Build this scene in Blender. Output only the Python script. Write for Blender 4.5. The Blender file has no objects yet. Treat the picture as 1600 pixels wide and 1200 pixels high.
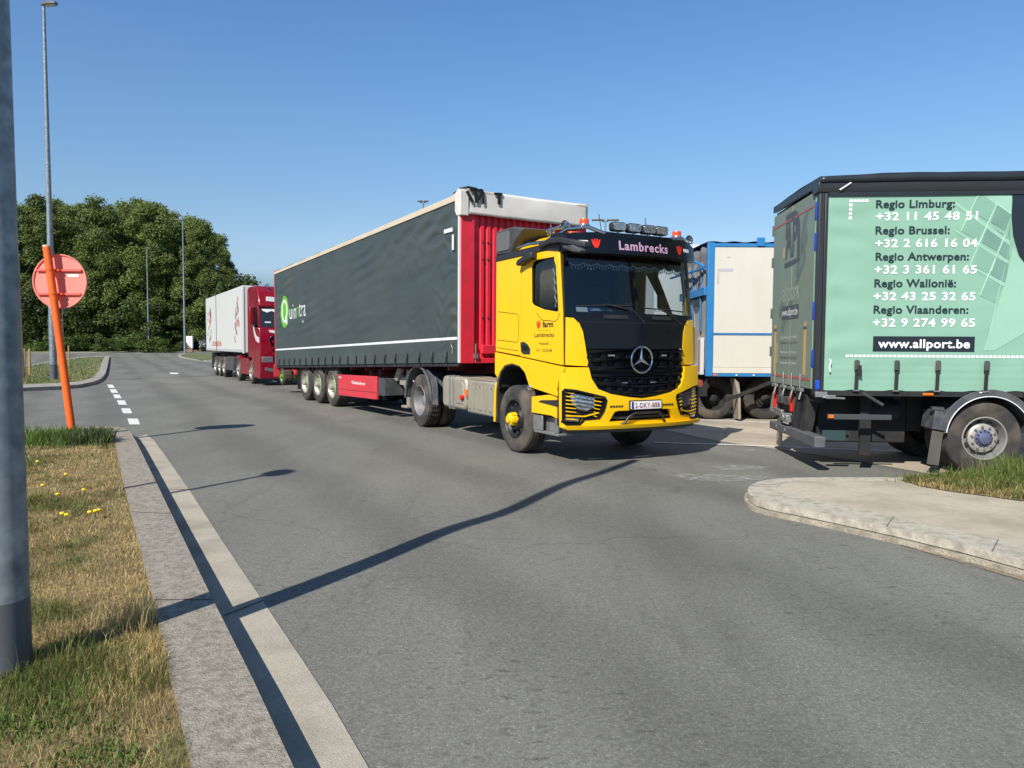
import bpy, bmesh, math, random
import numpy as np
from mathutils import Vector, Matrix, noise
R=math.radians
random.seed(7); RNG=np.random.default_rng(11)
# ---------------------------------------------------------------- camera, sky, sun
scene=bpy.context.scene; col=scene.collection
F_PX=1150.0; CAM_H=1.65; H0=540.0; ROLL=.0055
PITCH=math.atan((600-H0)/F_PX)
cam=bpy.data.cameras.new('camera'); camo=bpy.data.objects.new('camera',cam); col.objects.link(camo)
cam.sensor_width=36; cam.lens=F_PX/1600*36; cam.clip_end=6000; cam.clip_start=.05
fw=Vector((0,math.cos(PITCH),-math.sin(PITCH))); rt=Vector((1,0,0)); up=Vector((0,math.sin(PITCH),math.cos(PITCH)))
r2=rt*math.cos(ROLL)+up*math.sin(ROLL); u2=-rt*math.sin(ROLL)+up*math.cos(ROLL)
M=Matrix((r2,u2,-fw)).transposed().to_4x4(); M.translation=Vector((0,0,CAM_H)); camo.matrix_world=M
scene.camera=camo
scene.view_settings.view_transform='Standard'; scene.view_settings.look='None'
scene.view_settings.exposure=0.35; scene.view_settings.gamma=1
SUN_EL=40.0; SUN_AZ=29.5      # light travels towards +Y, SUN_AZ to the right
w=bpy.data.worlds.new("World"); scene.world=w; w.use_nodes=True
nt=w.node_tree; bg=nt.nodes['Background']; sky=nt.nodes.new('ShaderNodeTexSky')
sky.sky_type='NISHITA'; sky.sun_disc=False; sky.sun_elevation=R(SUN_EL); sky.sun_rotation=R(180+SUN_AZ)
sky.air_density=1.0; sky.dust_density=0.0; sky.ozone_density=3.5; sky.altitude=20
# the clear air near the horizon is toned down and cooled by elevation
g_=nt.nodes.new('ShaderNodeTexCoord'); sx_=nt.nodes.new('ShaderNodeSeparateXYZ'); rp_=nt.nodes.new('ShaderNodeValToRGB'); ml_=nt.nodes.new('ShaderNodeMix'); ml_.data_type='RGBA'; ml_.blend_type='MULTIPLY'; ml_.inputs[0].default_value=1
nt.links.new(g_.outputs['Generated'],sx_.inputs[0]); nt.links.new(sx_.outputs[2],rp_.inputs[0])
for p_,c_ in ((0,(0.291,0.339,0.420)),(0.05,(0.404,0.436,0.501)),(0.095,(0.614,0.614,0.646)),(0.13,(0.711,0.703,0.711)),(0.165,(0.695,0.727,0.727)),(0.204,(0.687,0.767,0.783)),(0.28,(0.687,0.816,0.880)),(0.43,(0.630,0.832,0.977)),(0.5,(0.388,0.533,0.646)),(1,(0.097,0.145,0.202))):
    e_=rp_.color_ramp.elements.new(p_) if p_ not in (0,1) else rp_.color_ramp.elements[int(p_)]
    e_.color=(*c_,1)
nt.links.new(sky.outputs[0],ml_.inputs[6]); nt.links.new(rp_.outputs[0],ml_.inputs[7]); nt.links.new(ml_.outputs[2],bg.inputs[0]); bg.inputs[1].default_value=.13
sl=bpy.data.lights.new('sun','SUN'); sl.energy=5.0; sl.angle=R(.53); sl.color=(1,.95,.87)
so=bpy.data.objects.new('sun',sl); col.objects.link(so)
sd=Vector((math.sin(R(SUN_AZ))*math.cos(R(SUN_EL)),math.cos(R(SUN_AZ))*math.cos(R(SUN_EL)),-math.sin(R(SUN_EL))))
so.rotation_euler=sd.to_track_quat('-Z','Y').to_euler()
# ---------------------------------------------------------------- terrain and pixel helpers
def sm(t): t=min(1,max(0,t)); return t*t*(3-2*t)
def zf(x,y):
    z=.86*sm((y-42)/62.0)
    if 3<y<12 and -4<x<5:
        for (a,b,c,r) in ((.69,8.6,.034,.8),(-.1,7.35,-.022,.6),(-.5,6.35,.018,.6),(-1.2,5.0,-.008,.8)):
            z+=c*math.exp(-((x-a)**2+(y-b)**2)/(r*r))
    return z
def ray(px,py):
    x=px-800; y=py-600; c,s=math.cos(ROLL),math.sin(ROLL)
    x,y=x*c+y*s,-x*s+y*c
    return (x,F_PX*math.cos(PITCH)-y*math.sin(PITCH),-y*math.cos(PITCH)-F_PX*math.sin(PITCH))
def at(px,py,dz=0.0):
    r=ray(px,py); t=(0-CAM_H)/min(r[2],-1e-3); z=dz
    lo,hi=.5/r[1],400/r[1]
    for _ in range(60):
        t=(lo+hi)/2
        if CAM_H+r[2]*t>zf(r[0]*t,r[1]*t)+dz: lo=t
        else: hi=t
    return (r[0]*t,r[1]*t)
def zat(px,py,Y):
    r=ray(px,py); return CAM_H+r[2]/r[1]*Y
# ---------------------------------------------------------------- materials
MATS={}
def mat(name,colr,rough=.6,metal=0,var=.0,scale=4,bump=0,bscale=40,coat=0,dirt=None,dirt_amt=.0,dirt_scale=2,spec=None,stretch=None,alpha=None,trans=0,emit=None):
    if name in MATS: return MATS[name]
    m=bpy.data.materials.new(name); m.use_nodes=True; n=m.node_tree; b=n.nodes['Principled BSDF']; L=n.links.new
    b.inputs['Base Color'].default_value=(*colr,1); b.inputs['Roughness'].default_value=rough; b.inputs['Metallic'].default_value=metal
    if coat: b.inputs['Coat Weight'].default_value=coat; b.inputs['Coat Roughness'].default_value=.08
    if spec is not None: b.inputs['Specular IOR Level'].default_value=spec
    if trans: b.inputs['Transmission Weight'].default_value=trans
    tc=n.nodes.new('ShaderNodeTexCoord'); vec=tc.outputs['Object']
    if stretch:
        mp=n.nodes.new('ShaderNodeMapping'); mp.inputs['Scale'].default_value=stretch; L(vec,mp.inputs[0]); vec=mp.outputs[0]
    cur=None
    def noi(sc,det=5):
        t=n.nodes.new('ShaderNodeTexNoise'); t.inputs['Scale'].default_value=sc; t.inputs['Detail'].default_value=det; L(vec,t.inputs['Vector']); return t
    def mix(a,bb,fac):
        x=n.nodes.new('ShaderNodeMix'); x.data_type='RGBA'
        if isinstance(a,tuple): x.inputs[6].default_value=(*a,1)
        else: L(a,x.inputs[6])
        if isinstance(bb,tuple): x.inputs[7].default_value=(*bb,1)
        else: L(bb,x.inputs[7])
        L(fac,x.inputs[0]); return x.outputs[2]
    def ramp(src,a,bq,va=0,vb=1):
        r=n.nodes.new('ShaderNodeMapRange'); r.inputs[1].default_value=a; r.inputs[2].default_value=bq; r.inputs[3].default_value=va; r.inputs[4].default_value=vb; L(src,r.inputs[0]); return r.outputs[0]
    if var:
        t=noi(scale); cur=mix(tuple(c*(1-var) for c in colr),tuple(min(1,c*(1+var)) for c in colr),ramp(t.outputs[0],.3,.7))
    if dirt:
        t=noi(dirt_scale,8); cur=mix(cur if cur is not None else tuple(colr),tuple(dirt),ramp(t.outputs[0],.42,.72,0,dirt_amt))
        L(ramp(t.outputs[0],.4,.7,rough,min(1,rough+.25)),b.inputs['Roughness'])
    if cur is not None: L(cur,b.inputs['Base Color'])
    if bump:
        t=noi(bscale,4); bp=n.nodes.new('ShaderNodeBump'); bp.inputs['Strength'].default_value=bump; bp.inputs['Distance'].default_value=.01; L(t.outputs[0],bp.inputs['Height']); L(bp.outputs[0],b.inputs['Normal'])
    if emit: b.inputs['Emission Color'].default_value=(*emit,1); b.inputs['Emission Strength'].default_value=1
    MATS[name]=m; return m
# ---------------------------------------------------------------- mesh builder
class MB:
    def __init__(s): s.v=[]; s.f=[]; s.mi=[]; s.m=0
    def add(s,vs,fs):
        o=len(s.v); s.v+=[tuple(p) for p in vs]; s.f+=[tuple(i+o for i in f) for f in fs]; s.mi+=[s.m]*len(fs); return s
    def box(s,x0,x1,y0,y1,z0,z1):
        return s.add([(x0,y0,z0),(x1,y0,z0),(x1,y1,z0),(x0,y1,z0),(x0,y0,z1),(x1,y0,z1),(x1,y1,z1),(x0,y1,z1)],
          [(0,3,2,1),(4,5,6,7),(0,1,5,4),(1,2,6,5),(2,3,7,6),(3,0,4,7)])
    def prism(s,pts,a0,a1,axis='x'):
        n=len(pts)
        def P(p,a):
            if axis=='x': return (a,p[0],p[1])
            if axis=='y': return (p[0],a,p[1])
            return (p[0],p[1],a)
        s.add([P(p,a0) for p in pts]+[P(p,a1) for p in pts],[tuple(range(n))[::-1],tuple(range(n,2*n))]+[(i,(i+1)%n,n+(i+1)%n,n+i) for i in range(n)])
        return s
    def tube(s,pts,r,n=10,caps=True):
        pts=[Vector(p) for p in pts]; rs=r if isinstance(r,(list,tuple)) else [r]*len(pts)
        rings=[]; prev=None
        for i,p in enumerate(pts):
            t=(pts[min(i+1,len(pts)-1)]-pts[max(i-1,0)]).normalized()
            if prev is None:
                a=Vector((0,0,1)) if abs(t.z)<.9 else Vector((1,0,0)); u=t.cross(a).normalized()
            else: u=(prev-t*prev.dot(t)).normalized()
            prev=u; v=t.cross(u); rings.append([p+(u*math.cos(2*math.pi*k/n)+v*math.sin(2*math.pi*k/n))*rs[i] for k in range(n)])
        vs=[q for rg in rings for q in rg]; fs=[]
        for i in range(len(pts)-1):
            for k in range(n): fs.append((i*n+k,i*n+(k+1)%n,(i+1)*n+(k+1)%n,(i+1)*n+k))
        if caps: fs+= [tuple(range(n))[::-1],tuple((len(pts)-1)*n+k for k in range(n))]
        return s.add(vs,fs)
    def cyl(s,p0,p1,r,n=16): return s.tube([p0,p1],r,n)
    def lathe(s,prof,c,axis='x',n=40,closed=False,open0=False):
        # prof: (radius, along)
        vs=[];fs=[]
        for (r,a) in prof:
            for k in range(n):
                t=2*math.pi*k/n; p=(r*math.cos(t),r*math.sin(t))
                if axis=='x': vs.append((c[0]+a,c[1]+p[0],c[2]+p[1]))
                elif axis=='y': vs.append((c[0]+p[0],c[1]+a,c[2]+p[1]))
                else: vs.append((c[0]+p[0],c[1]+p[1],c[2]+a))
        m=len(prof)
        for i in range(m if closed else m-1):
            j=(i+1)%m
            for k in range(n): fs.append((i*n+k,i*n+(k+1)%n,j*n+(k+1)%n,j*n+k))
        if not closed:
            if prof[0][0]>1e-4 and not open0: fs.append(tuple(range(n)))
            if prof[-1][0]>1e-4: fs.append(tuple((m-1)*n+k for k in range(n)))
        return s.add(vs,fs)
    def grid(s,fn,nu,nv):
        vs=[fn(i/nu,j/nv) for j in range(nv+1) for i in range(nu+1)]
        fs=[(j*(nu+1)+i,j*(nu+1)+i+1,(j+1)*(nu+1)+i+1,(j+1)*(nu+1)+i) for j in range(nv) for i in range(nu)]
        return s.add(vs,fs)
    def build(s,name,mats,parent=None,bevel=0,smooth=True,ang=35,tag_=None,solid=0,warp=None,recalc=True):
        me=bpy.data.meshes.new(name); me.from_pydata(s.v,[],s.f)
        if not isinstance(mats,(list,tuple)): mats=[mats]
        for m in mats: me.materials.append(m)
        if len(mats)>1: me.polygons.foreach_set('material_index',s.mi)
        bm=bmesh.new(); bm.from_mesh(me)
        if recalc: bmesh.ops.recalc_face_normals(bm,faces=bm.faces)
        if warp:
            for v in bm.verts: v.co=warp(v.co)
        bm.to_mesh(me); bm.free(); me.update()
        return link(name,me,parent,bevel,smooth,ang,solid)
def link(name,me,parent=None,bevel=0,smooth=True,ang=35,solid=0):
    if smooth:
        me.polygons.foreach_set('use_smooth',[True]*len(me.polygons)); me.set_sharp_from_angle(angle=R(ang))
    o=bpy.data.objects.new(name,me); col.objects.link(o)
    if parent is not None: o.parent=parent
    if solid:
        md=o.modifiers.new('solid','SOLIDIFY'); md.thickness=solid; md.offset=0
    if bevel:
        md=o.modifiers.new('bevel','BEVEL'); md.width=bevel; md.segments=2; md.limit_method='ANGLE'; md.angle_limit=R(40); md.use_clamp_overlap=True
    return o
def curve_to_mesh(cu):
    ob=bpy.data.objects.new('tmp',cu); me=bpy.data.meshes.new_from_object(ob); bpy.data.objects.remove(ob); bpy.data.curves.remove(cu); return me
SIDE=(Vector((0,-1,0)),Vector((0,0,1)),Vector((-1,0,0)))    # a vehicle's own right flank
FRONT=(Vector((1,0,0)),Vector((0,0,1)),Vector((0,-1,0)))
def place(me,org,axes,warp=None):
    U,V,N=axes; org=Vector(org)
    for v in me.vertices:
        c=v.co; p=org+U*c.x+V*c.y+N*c.z; v.co=warp(p) if warp else p
    me.update()
def slice_mesh(me,axis,step):
    bm=bmesh.new(); bm.from_mesh(me)
    lo=min(v.co[axis] for v in bm.verts); hi=max(v.co[axis] for v in bm.verts); k=math.ceil(lo/step)
    no=Vector((0,0,0)); no[axis]=1
    while k*step<hi:
        co=Vector((0,0,0)); co[axis]=k*step+.0007
        bmesh.ops.bisect_plane(bm,geom=bm.verts[:]+bm.edges[:]+bm.faces[:],plane_co=co,plane_no=no); k+=1
    bm.to_mesh(me); bm.free()
def plate(name,loops,thick,org,axes,m,parent,warp=None,step=0,bevel=0,ang=35,stepv=0):
    """flat plate with holes; loops in (u,v); lies from org plane outwards by thick"""
    cu=bpy.data.curves.new('p','CURVE'); cu.dimensions='2D'; cu.fill_mode='BOTH'; cu.extrude=thick/2
    for lp in loops:
        sp=cu.splines.new('POLY'); sp.points.add(len(lp)-1)
        for i,p in enumerate(lp): sp.points[i].co=(p[0],p[1],0,1)
        sp.use_cyclic_u=True
    me=curve_to_mesh(cu)
    for v in me.vertices: v.co.z+=thick/2
    bm=bmesh.new(); bm.from_mesh(me); bmesh.ops.remove_doubles(bm,verts=bm.verts,dist=1e-5); bmesh.ops.recalc_face_normals(bm,faces=bm.faces); bm.to_mesh(me); bm.free()
    if step: slice_mesh(me,0,step)
    if stepv: slice_mesh(me,1,stepv)
    place(me,org,axes,warp); me.materials.clear(); me.materials.append(m)
    return link(name,me,parent,bevel,True,ang)
def text(name,s,width,height,org,axes,m,parent,bold=0,align='LEFT',warp=None,depth=.0015,spacing=1.0,step=0):
    cu=bpy.data.curves.new('t','FONT'); cu.body=s; cu.size=1; cu.offset=bold; cu.extrude=0; cu.resolution_u=3; cu.space_character=spacing
    me=curve_to_mesh(cu)
    xs=[v.co.x for v in me.vertices]; ys=[v.co.y for v in me.vertices]
    if not xs: return None
    x0,x1=min(xs),max(xs); sx=width/(x1-x0); sy=height/.73
    for v in me.vertices: v.co.x=(v.co.x-x0)*sx; v.co.y*=sy; v.co.z=depth
    if step: slice_mesh(me,0,step)
    if align=='CENTER':
        for v in me.vertices: v.co.x-=width/2
    place(me,org,axes,warp); me.materials.clear(); me.materials.append(m)
    return link(name,me,parent,0,False)
def rrect(x0,x1,y0,y1,r,n=4):
    out=[]
    for (cx,cy,a) in ((x1-r,y1-r,0),(x0+r,y1-r,90),(x0+r,y0+r,180),(x1-r,y0+r,270)):
        for k in range(n+1):
            t=R(a+90*k/n); out.append((cx+r*math.cos(t),cy+r*math.sin(t)))
    return out
def circ(cx,cy,r,n=24): return [(cx+r*math.cos(2*math.pi*k/n),cy+r*math.sin(2*math.pi*k/n)) for k in range(n)]
def empty(name,loc=(0,0,0),rz=0):
    o=bpy.data.objects.new(name,None); col.objects.link(o); o.location=loc; o.rotation_euler=(0,0,R(rz)); o.empty_display_size=.3; return o
def tag(o,label=None,cat=None,group=None,kind=None):
    if label: o['label']=label
    if cat: o['category']=cat
    if group: o['group']=group
    if kind: o['kind']=kind
    return o
def copy_tree(o,parent=None):
    c=o.copy(); col.objects.link(c); c.parent=parent
    for ch in [x for x in bpy.data.objects if x.parent==o and x!=c]: copy_tree(ch,c)
    return c
def smoothpoly(pts,it=1,closed=False):
    for _ in range(it):
        out=[]; n=len(pts)
        if not closed: out.append(pts[0])
        for i in range(n if closed else n-1):
            a=pts[i]; b=pts[(i+1)%n]
            out+= [(a[0]*.75+b[0]*.25,a[1]*.75+b[1]*.25),(a[0]*.25+b[0]*.75,a[1]*.25+b[1]*.75)]
        if not closed: out.append(pts[-1])
        pts=out
    return pts
def drape(name,poly,dz,m,step=None,thick=0,kind='structure',zfn=None):
    """ground sheet cut to the polygon, following the terrain"""
    me=bpy.data.meshes.new(name)
    from mathutils.geometry import tessellate_polygon
    tri=tessellate_polygon([[Vector((p[0],p[1],0)) for p in poly]]); me.from_pydata([(p[0],p[1],0) for p in poly],[],[t for t in tri]); me.update()
    if step: slice_mesh(me,0,step); slice_mesh(me,1,step)
    bm=bmesh.new(); bm.from_mesh(me)
    for f in bm.faces:
        if f.normal.z<0: f.normal_flip()
    if thick:
        r=bmesh.ops.extrude_face_region(bm,geom=bm.faces[:]); top=[g for g in r['geom'] if isinstance(g,bmesh.types.BMVert)]
        tops=set(top)
        for v in bm.verts: v.co.z=(dz if v in tops else dz-thick)+zf(v.co.x,v.co.y)
        bmesh.ops.recalc_face_normals(bm,faces=bm.faces)
    else:
        for v in bm.verts: v.co.z=dz+zf(v.co.x,v.co.y)
    bm.to_mesh(me); bm.free(); me.materials.append(m)
    o=link(name,me,None,0,True,40)
    if kind: tag(o,kind=kind)
    return o
# ---------------------------------------------------------------- ground, roads, kerbs
def asphalt_mat():
    m=bpy.data.materials.new('asphalt'); m.use_nodes=True; n=m.node_tree; b=n.nodes['Principled BSDF']; L=n.links.new
    tc=n.nodes.new('ShaderNodeTexCoord'); V=tc.outputs['Object']
    def N(t,**k):
        x=n.nodes.new(t)
        for a,v in k.items(): setattr(x,a,v)
        return x
    def noi(sc,det,vec=V,ro=.5,dist=0):
        t=N('ShaderNodeTexNoise'); t.inputs['Scale'].default_value=sc; t.inputs['Detail'].default_value=det; t.inputs['Roughness'].default_value=ro; t.inputs['Distortion'].default_value=dist; L(vec,t.inputs['Vector']); return t.outputs[0]
    def rg(src,a,c,d,e):
        r=N('ShaderNodeMapRange'); 
        for i,v in zip((1,2,3,4),(a,c,d,e)): r.inputs[i].default_value=v
        L(src,r.inputs[0]); return r.outputs[0]
    def mul(a,c):
        x=N('ShaderNodeMath',operation='MULTIPLY'); L(a,x.inputs[0])
        if isinstance(c,float): x.inputs[1].default_value=c
        else: L(c,x.inputs[1])
        return x.outputs[0]
    mp=N('ShaderNodeMapping'); mp.inputs['Rotation'].default_value=(0,0,R(-30)); mp.inputs['Scale'].default_value=(1.1,.09,1); L(V,mp.inputs[0])
    mp2=N('ShaderNodeMapping'); mp2.inputs['Rotation'].default_value=(0,0,R(-38)); mp2.inputs['Scale'].default_value=(2.6,.5,1); L(V,mp2.inputs[0])
    big=rg(noi(.45,5),.3,.7,.93,1.07); streak=rg(noi(1.0,5,mp.outputs[0],.6),.35,.7,1.06,.88); blot=rg(noi(1.7,7,mp2.outputs[0],.65,.6),.55,.8,1.0,.80)
    fine=rg(noi(42,8,ro=.82),.3,.7,.52,1.5)
    sp=N('ShaderNodeSeparateXYZ'); L(V,sp.inputs[0])
    def mad(a,k,c):
        x=N('ShaderNodeMath',operation='MULTIPLY_ADD'); L(a,x.inputs[0]); x.inputs[1].default_value=k
        if isinstance(c,float): x.inputs[2].default_value=c
        else: L(c,x.inputs[2])
        return x.outputs[0]
    u=mad(sp.outputs[0],.87,mad(sp.outputs[1],.5,mad(noi(.25,2),1.6,-.8)))
    sn=N('ShaderNodeMath',operation='SINE'); L(mad(u,3.3,.4),sn.inputs[0])
    lane=rg(sn.outputs[0],-.2,1,1.04,.84)
    mp3=N('ShaderNodeMapping'); mp3.inputs['Rotation'].default_value=(0,0,R(-60)); mp3.inputs['Scale'].default_value=(8,21,1); L(V,mp3.inputs[0])
    pm=rg(noi(.5,3),.40,.55,0,1); pn=rg(noi(1.0,5,mp3.outputs[0],.6),.58,.68,0,.42); pit=N('ShaderNodeMath',operation='SUBTRACT'); pit.inputs[0].default_value=1; L(mul(pm,pn),pit.inputs[1]); mid=rg(noi(14,5,ro=.7),.3,.7,.9,1.1)
    vo=N('ShaderNodeTexVoronoi'); vo.inputs['Scale'].default_value=60; L(V,vo.inputs['Vector'])
    spk=rg(vo.outputs['Distance'],.12,.24,1.9,1.0)
    # thin tar seams
    wv=N('ShaderNodeTexVoronoi',feature='DISTANCE_TO_EDGE'); wv.inputs['Scale'].default_value=.085; 
    mpx=N('ShaderNodeMapping'); mpx.inputs['Location'].default_value=(3.1,1.4,0); L(V,mpx.inputs[0])
    ns=N('ShaderNodeTexNoise'); ns.inputs['Scale'].default_value=.8; ns.inputs['Detail'].default_value=6; L(mpx.outputs[0],ns.inputs['Vector'])
    va=N('ShaderNodeVectorMath',operation='MULTIPLY_ADD'); L(ns.outputs['Color'],va.inputs[0]); va.inputs[1].default_value=(1.6,1.6,0); L(mpx.outputs[0],va.inputs[2]); L(va.outputs[0],wv.inputs['Vector'])
    crack=rg(wv.outputs['Distance'],.0006,.0014,.84,1.0)
    f=mul(mul(mul(mul(mul(big,streak),mul(fine,mid)),spk),mul(blot,crack)),mul(lane,pit.outputs[0]))
    c=N('ShaderNodeMix',data_type='RGBA',blend_type='MULTIPLY'); c.inputs[0].default_value=1; c.inputs[6].default_value=(.160,.157,.134,1)
    cr=N('ShaderNodeCombineColor'); [L(f,cr.inputs[i]) for i in range(3)]; L(cr.outputs[0],c.inputs[7]); L(c.outputs[2],b.inputs['Base Color'])
    b.inputs['Roughness'].default_value=.8; b.inputs['Specular IOR Level'].default_value=.35
    h=noi(110,3,ro=.7); bp=N('ShaderNodeBump'); bp.inputs['Strength'].default_value=.55; bp.inputs['Distance'].default_value=.006; L(h,bp.inputs['Height']); L(bp.outputs[0],b.inputs['Normal'])
    return m
M_asph=asphalt_mat()
M_conc=mat('kerb concrete',(.34,.315,.27),.9,var=.16,scale=30,bump=.6,bscale=90,dirt=(.13,.115,.095),dirt_amt=.8,dirt_scale=6)
M_conc2=mat('old kerb concrete',(.315,.28,.225),.92,var=.2,scale=70,bump=.9,bscale=110,dirt=(.15,.125,.095),dirt_amt=.85,dirt_scale=24)
M_gut=mat('gutter concrete',(.40,.36,.285),.9,var=.12,scale=60,bump=.5,bscale=130,dirt=(.22,.19,.15),dirt_amt=.7,dirt_scale=2.2)
M_slab=mat('island concrete',(.44,.385,.29),.9,var=.1,scale=14,bump=.5,bscale=80,dirt=(.27,.22,.155),dirt_amt=.75,dirt_scale=1.5)
M_park=mat('parking concrete',(.42,.36,.27),.9,var=.1,scale=3,bump=.3,bscale=60,dirt=(.2,.17,.13),dirt_amt=.7,dirt_scale=.8)
M_soil=mat('turf soil',(.22,.17,.08),.95,var=.4,scale=9,bump=.8,bscale=40,dirt=(.10,.105,.04),dirt_amt=.9,dirt_scale=1.6)
M_fieldg=mat('far grass',(.12,.135,.045),.95,var=.3,scale=2,bump=.5,bscale=20,dirt=(.07,.10,.03),dirt_amt=.8,dirt_scale=.4)
M_paint=mat('road paint',(.72,.72,.68),.7,var=.06,scale=30,dirt=(.3,.3,.28),dirt_amt=.55,dirt_scale=12)
M_dirtd=mat('dark gap dirt',(.03,.028,.025),.95)
M_kerbr=mat('pale kerb concrete',(.44,.40,.32),.9,var=.14,scale=40,bump=.5,bscale=90,dirt=(.2,.175,.13),dirt_amt=.7,dirt_scale=12)
M_kerbs=mat('rough skirt concrete',(.38,.33,.25),.95,var=.3,scale=60,bump=.9,bscale=60,dirt=(.14,.115,.085),dirt_amt=.8,dirt_scale=8)
M_joint=mat('joint dirt',(.12,.10,.08),.95,var=.4,scale=40)

g=MB(); 
def gfn(u,v):
    r=2500*u**3; a=2*math.pi*v; x,y=r*math.cos(a),r*math.sin(a); return (x,y,zf(x,y)-.06)
g.grid(gfn,90,96); tag(g.build('ground',M_fieldg,recalc=False),kind='structure')
rd=[(-75,-8),(70,-8),(70,84)]+[at(px,py) for px,py in ((900,548.5),(300,548.6),(250,549),(215,550),(190,551),(150,551.6),(90,552),(20,553),(-60,555))]+[(-95,40)]
me_road=drape('road',rd,0,M_asph,step=1.5)
# finer asphalt where the pole's shadow shows the ruts
bm=bmesh.new(); bm.from_mesh(me_road.data)
es=[e for e in bm.edges if all(-4.2<v.co.x<5 and 3<v.co.y<12 for v in e.verts)]
bmesh.ops.subdivide_edges(bm,edges=es,cuts=7,use_grid_fill=True)
for v in bm.verts: v.co.z=zf(v.co.x,v.co.y)
bm.to_mesh(me_road.data); bm.free()
me_road.data.polygons.foreach_set('use_smooth',[True]*len(me_road.data.polygons))
# far kerb and verge
fk=[at(px,py) for px,py in ((-60,555),(20,553),(90,552),(150,551.6),(190,551),(215,550),(250,549),(300,548.6),(420,548.3))]
def offs(line,d):
    out=[]
    for i,p in enumerate(line):
        a=line[max(i-1,0)]; b=line[min(i+1,len(line)-1)]; dx,dy=b[0]-a[0],b[1]-a[1]; l=math.hypot(dx,dy) or 1
        out.append((p[0]-dy/l*d,p[1]+dx/l*d))
    return out
drape('far_kerb',fk+offs(fk,.7)[::-1],.10,M_gut,thick=.2)
drape('far_verge',offs(fk,.7)+[(5,150),(-160,150),(-140,60)],.07,M_fieldg,step=6)
# --- near left verge
def strip(name,outer,inner,dz,m,th,step=None): return drape(name,outer+inner[::-1],dz,m,step=step,thick=th)
VZ=.15
ko=[(655,1800),(460,1200),(395,1060),(333,937),(285,838),(240,745),(222,708),(212,688),(204,675),(193,668.5),(176,666),(110,667),(40,669.5),(-60,673),(-260,680)]
ki=[(470,1800),(300,1200),(262,1040),(240,937),(214,838),(191,745),(184,712),(180,694),(176,683),(168,677),(150,674.5),(100,675.5),(40,677.5),(-60,681),(-260,689)]
KO=[at(x,y,VZ) for x,y in ko]; KI=[at(x,y,VZ) for x,y in ki]
d=(KO[0][0]-KO[1][0],KO[0][1]-KO[1][1]); KO=[(KO[0][0]+d[0]*5,KO[0][1]+d[1]*5)]+KO; KI=[(KI[0][0]+d[0]*5,KI[0][1]+d[1]*5)]+KI
kb=strip('left_kerb',KO,KI,VZ,M_conc2,.22,step=.45)
md=kb.modifiers.new('bevel','BEVEL'); md.width=.022; md.segments=3; md.limit_method='ANGLE'; md.angle_limit=R(55)
verge1=KI+[(-30,KI[-1][1]),(-30,-8)]
drape('left_verge',verge1,VZ-.012,M_soil,step=1.0)
# kerb joints
for (x1,y1,x2,y2) in ((240,937,333,937),(205,800,268,803),(188,722,229,722)):
    a=at(x1,y1,VZ); b=at(x2,y2,VZ); L_=math.hypot(b[0]-a[0],b[1]-a[1]); nx,ny=-(b[1]-a[1])/L_*.006,(b[0]-a[0])/L_*.006
    drape('kerb_joint',[(a[0]-nx,a[1]-ny),(b[0]-nx,b[1]-ny),(b[0]+nx,b[1]+ny),(a[0]+nx,a[1]+ny)],VZ+.003,M_joint)
go=[(740,1500),(575,1200),(517,1100),(412,942),(350,850),(295,765),(258,712),(240,688),(228,679)]
GO=[at(x,y) for x,y in go]; GO=[(GO[0][0]+2.2,GO[0][1]-3.8)]+GO
gi=[(p[0]+.0,p[1]) for p in [KO[0],KO[1],KO[2],KO[3],KO[4],KO[5],KO[6],KO[7],KO[8],KO[9]]]
gut=drape('gutter',GO+[(p[0]-.05,p[1]) for p in gi[::-1]],.006,M_gut,step=.4)
for (x1,y1,x2,y2) in ((350,964,411,940),(262,766,296,766),(475,1230,590,1225)):
    a=at(x1,y1); b=at(x2,y2); L_=math.hypot(b[0]-a[0],b[1]-a[1]); nx,ny=-(b[1]-a[1])/L_*.006,(b[0]-a[0])/L_*.006
    drape('gutter_joint',[(a[0]-nx,a[1]-ny),(b[0]-nx,b[1]-ny),(b[0]+nx,b[1]+ny),(a[0]+nx,a[1]+ny)],.01,M_joint,step=.3)
# --- second verge with the tall lamp
V2=.13
ko=[(-320,624),(-60,611),(38,605.5),(90,603.5),(125,600.5),(147,596),(158,591),(165,583),(168,572),(170,562),(171,556.5)]
ki=[(-320,618),(-60,605),(38,600.5),(90,598.5),(122,596),(140,592),(148,587),(154,580),(158,570),(161,562),(164,557)]
K2o=[at(x,y,V2) for x,y in ko]; K2i=[at(x,y,V2) for x,y in ki]
far=[at(x,y,V2) for x,y in ((171,556.5),(150,555.8),(122,558.3),(80,564),(42,571),(-60,585),(-320,607))]
fari=[at(x,y,V2) for x,y in ((162,557.6),(148,557),(122,559.5),(80,565.4),(42,572.6),(-60,586.5),(-320,609))]
strip('second_kerb',K2o+far[1:],K2i+fari[1:],V2,M_conc,.2)
drape('second_verge',K2i+fari[1:-1],V2-.012,M_fieldg,step=2)
# --- small far island on the right of the road, by the tall pole
isl=[at(x,y,.1) for x,y in ((276,556),(300,560.5),(330,564.5),(345,560),(330,553.5),(300,551.5),(282,552.5))]
drape('far_island_kerb',smoothpoly(isl,1,True),.1,M_conc,thick=.15)
cx=sum(p[0] for p in isl)/7; cy=sum(p[1] for p in isl)/7
drape('far_island',[(cx+(p[0]-cx)*.88,cy+(p[1]-cy)*.93) for p in smoothpoly(isl,1,True)],.11,M_fieldg)
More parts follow.
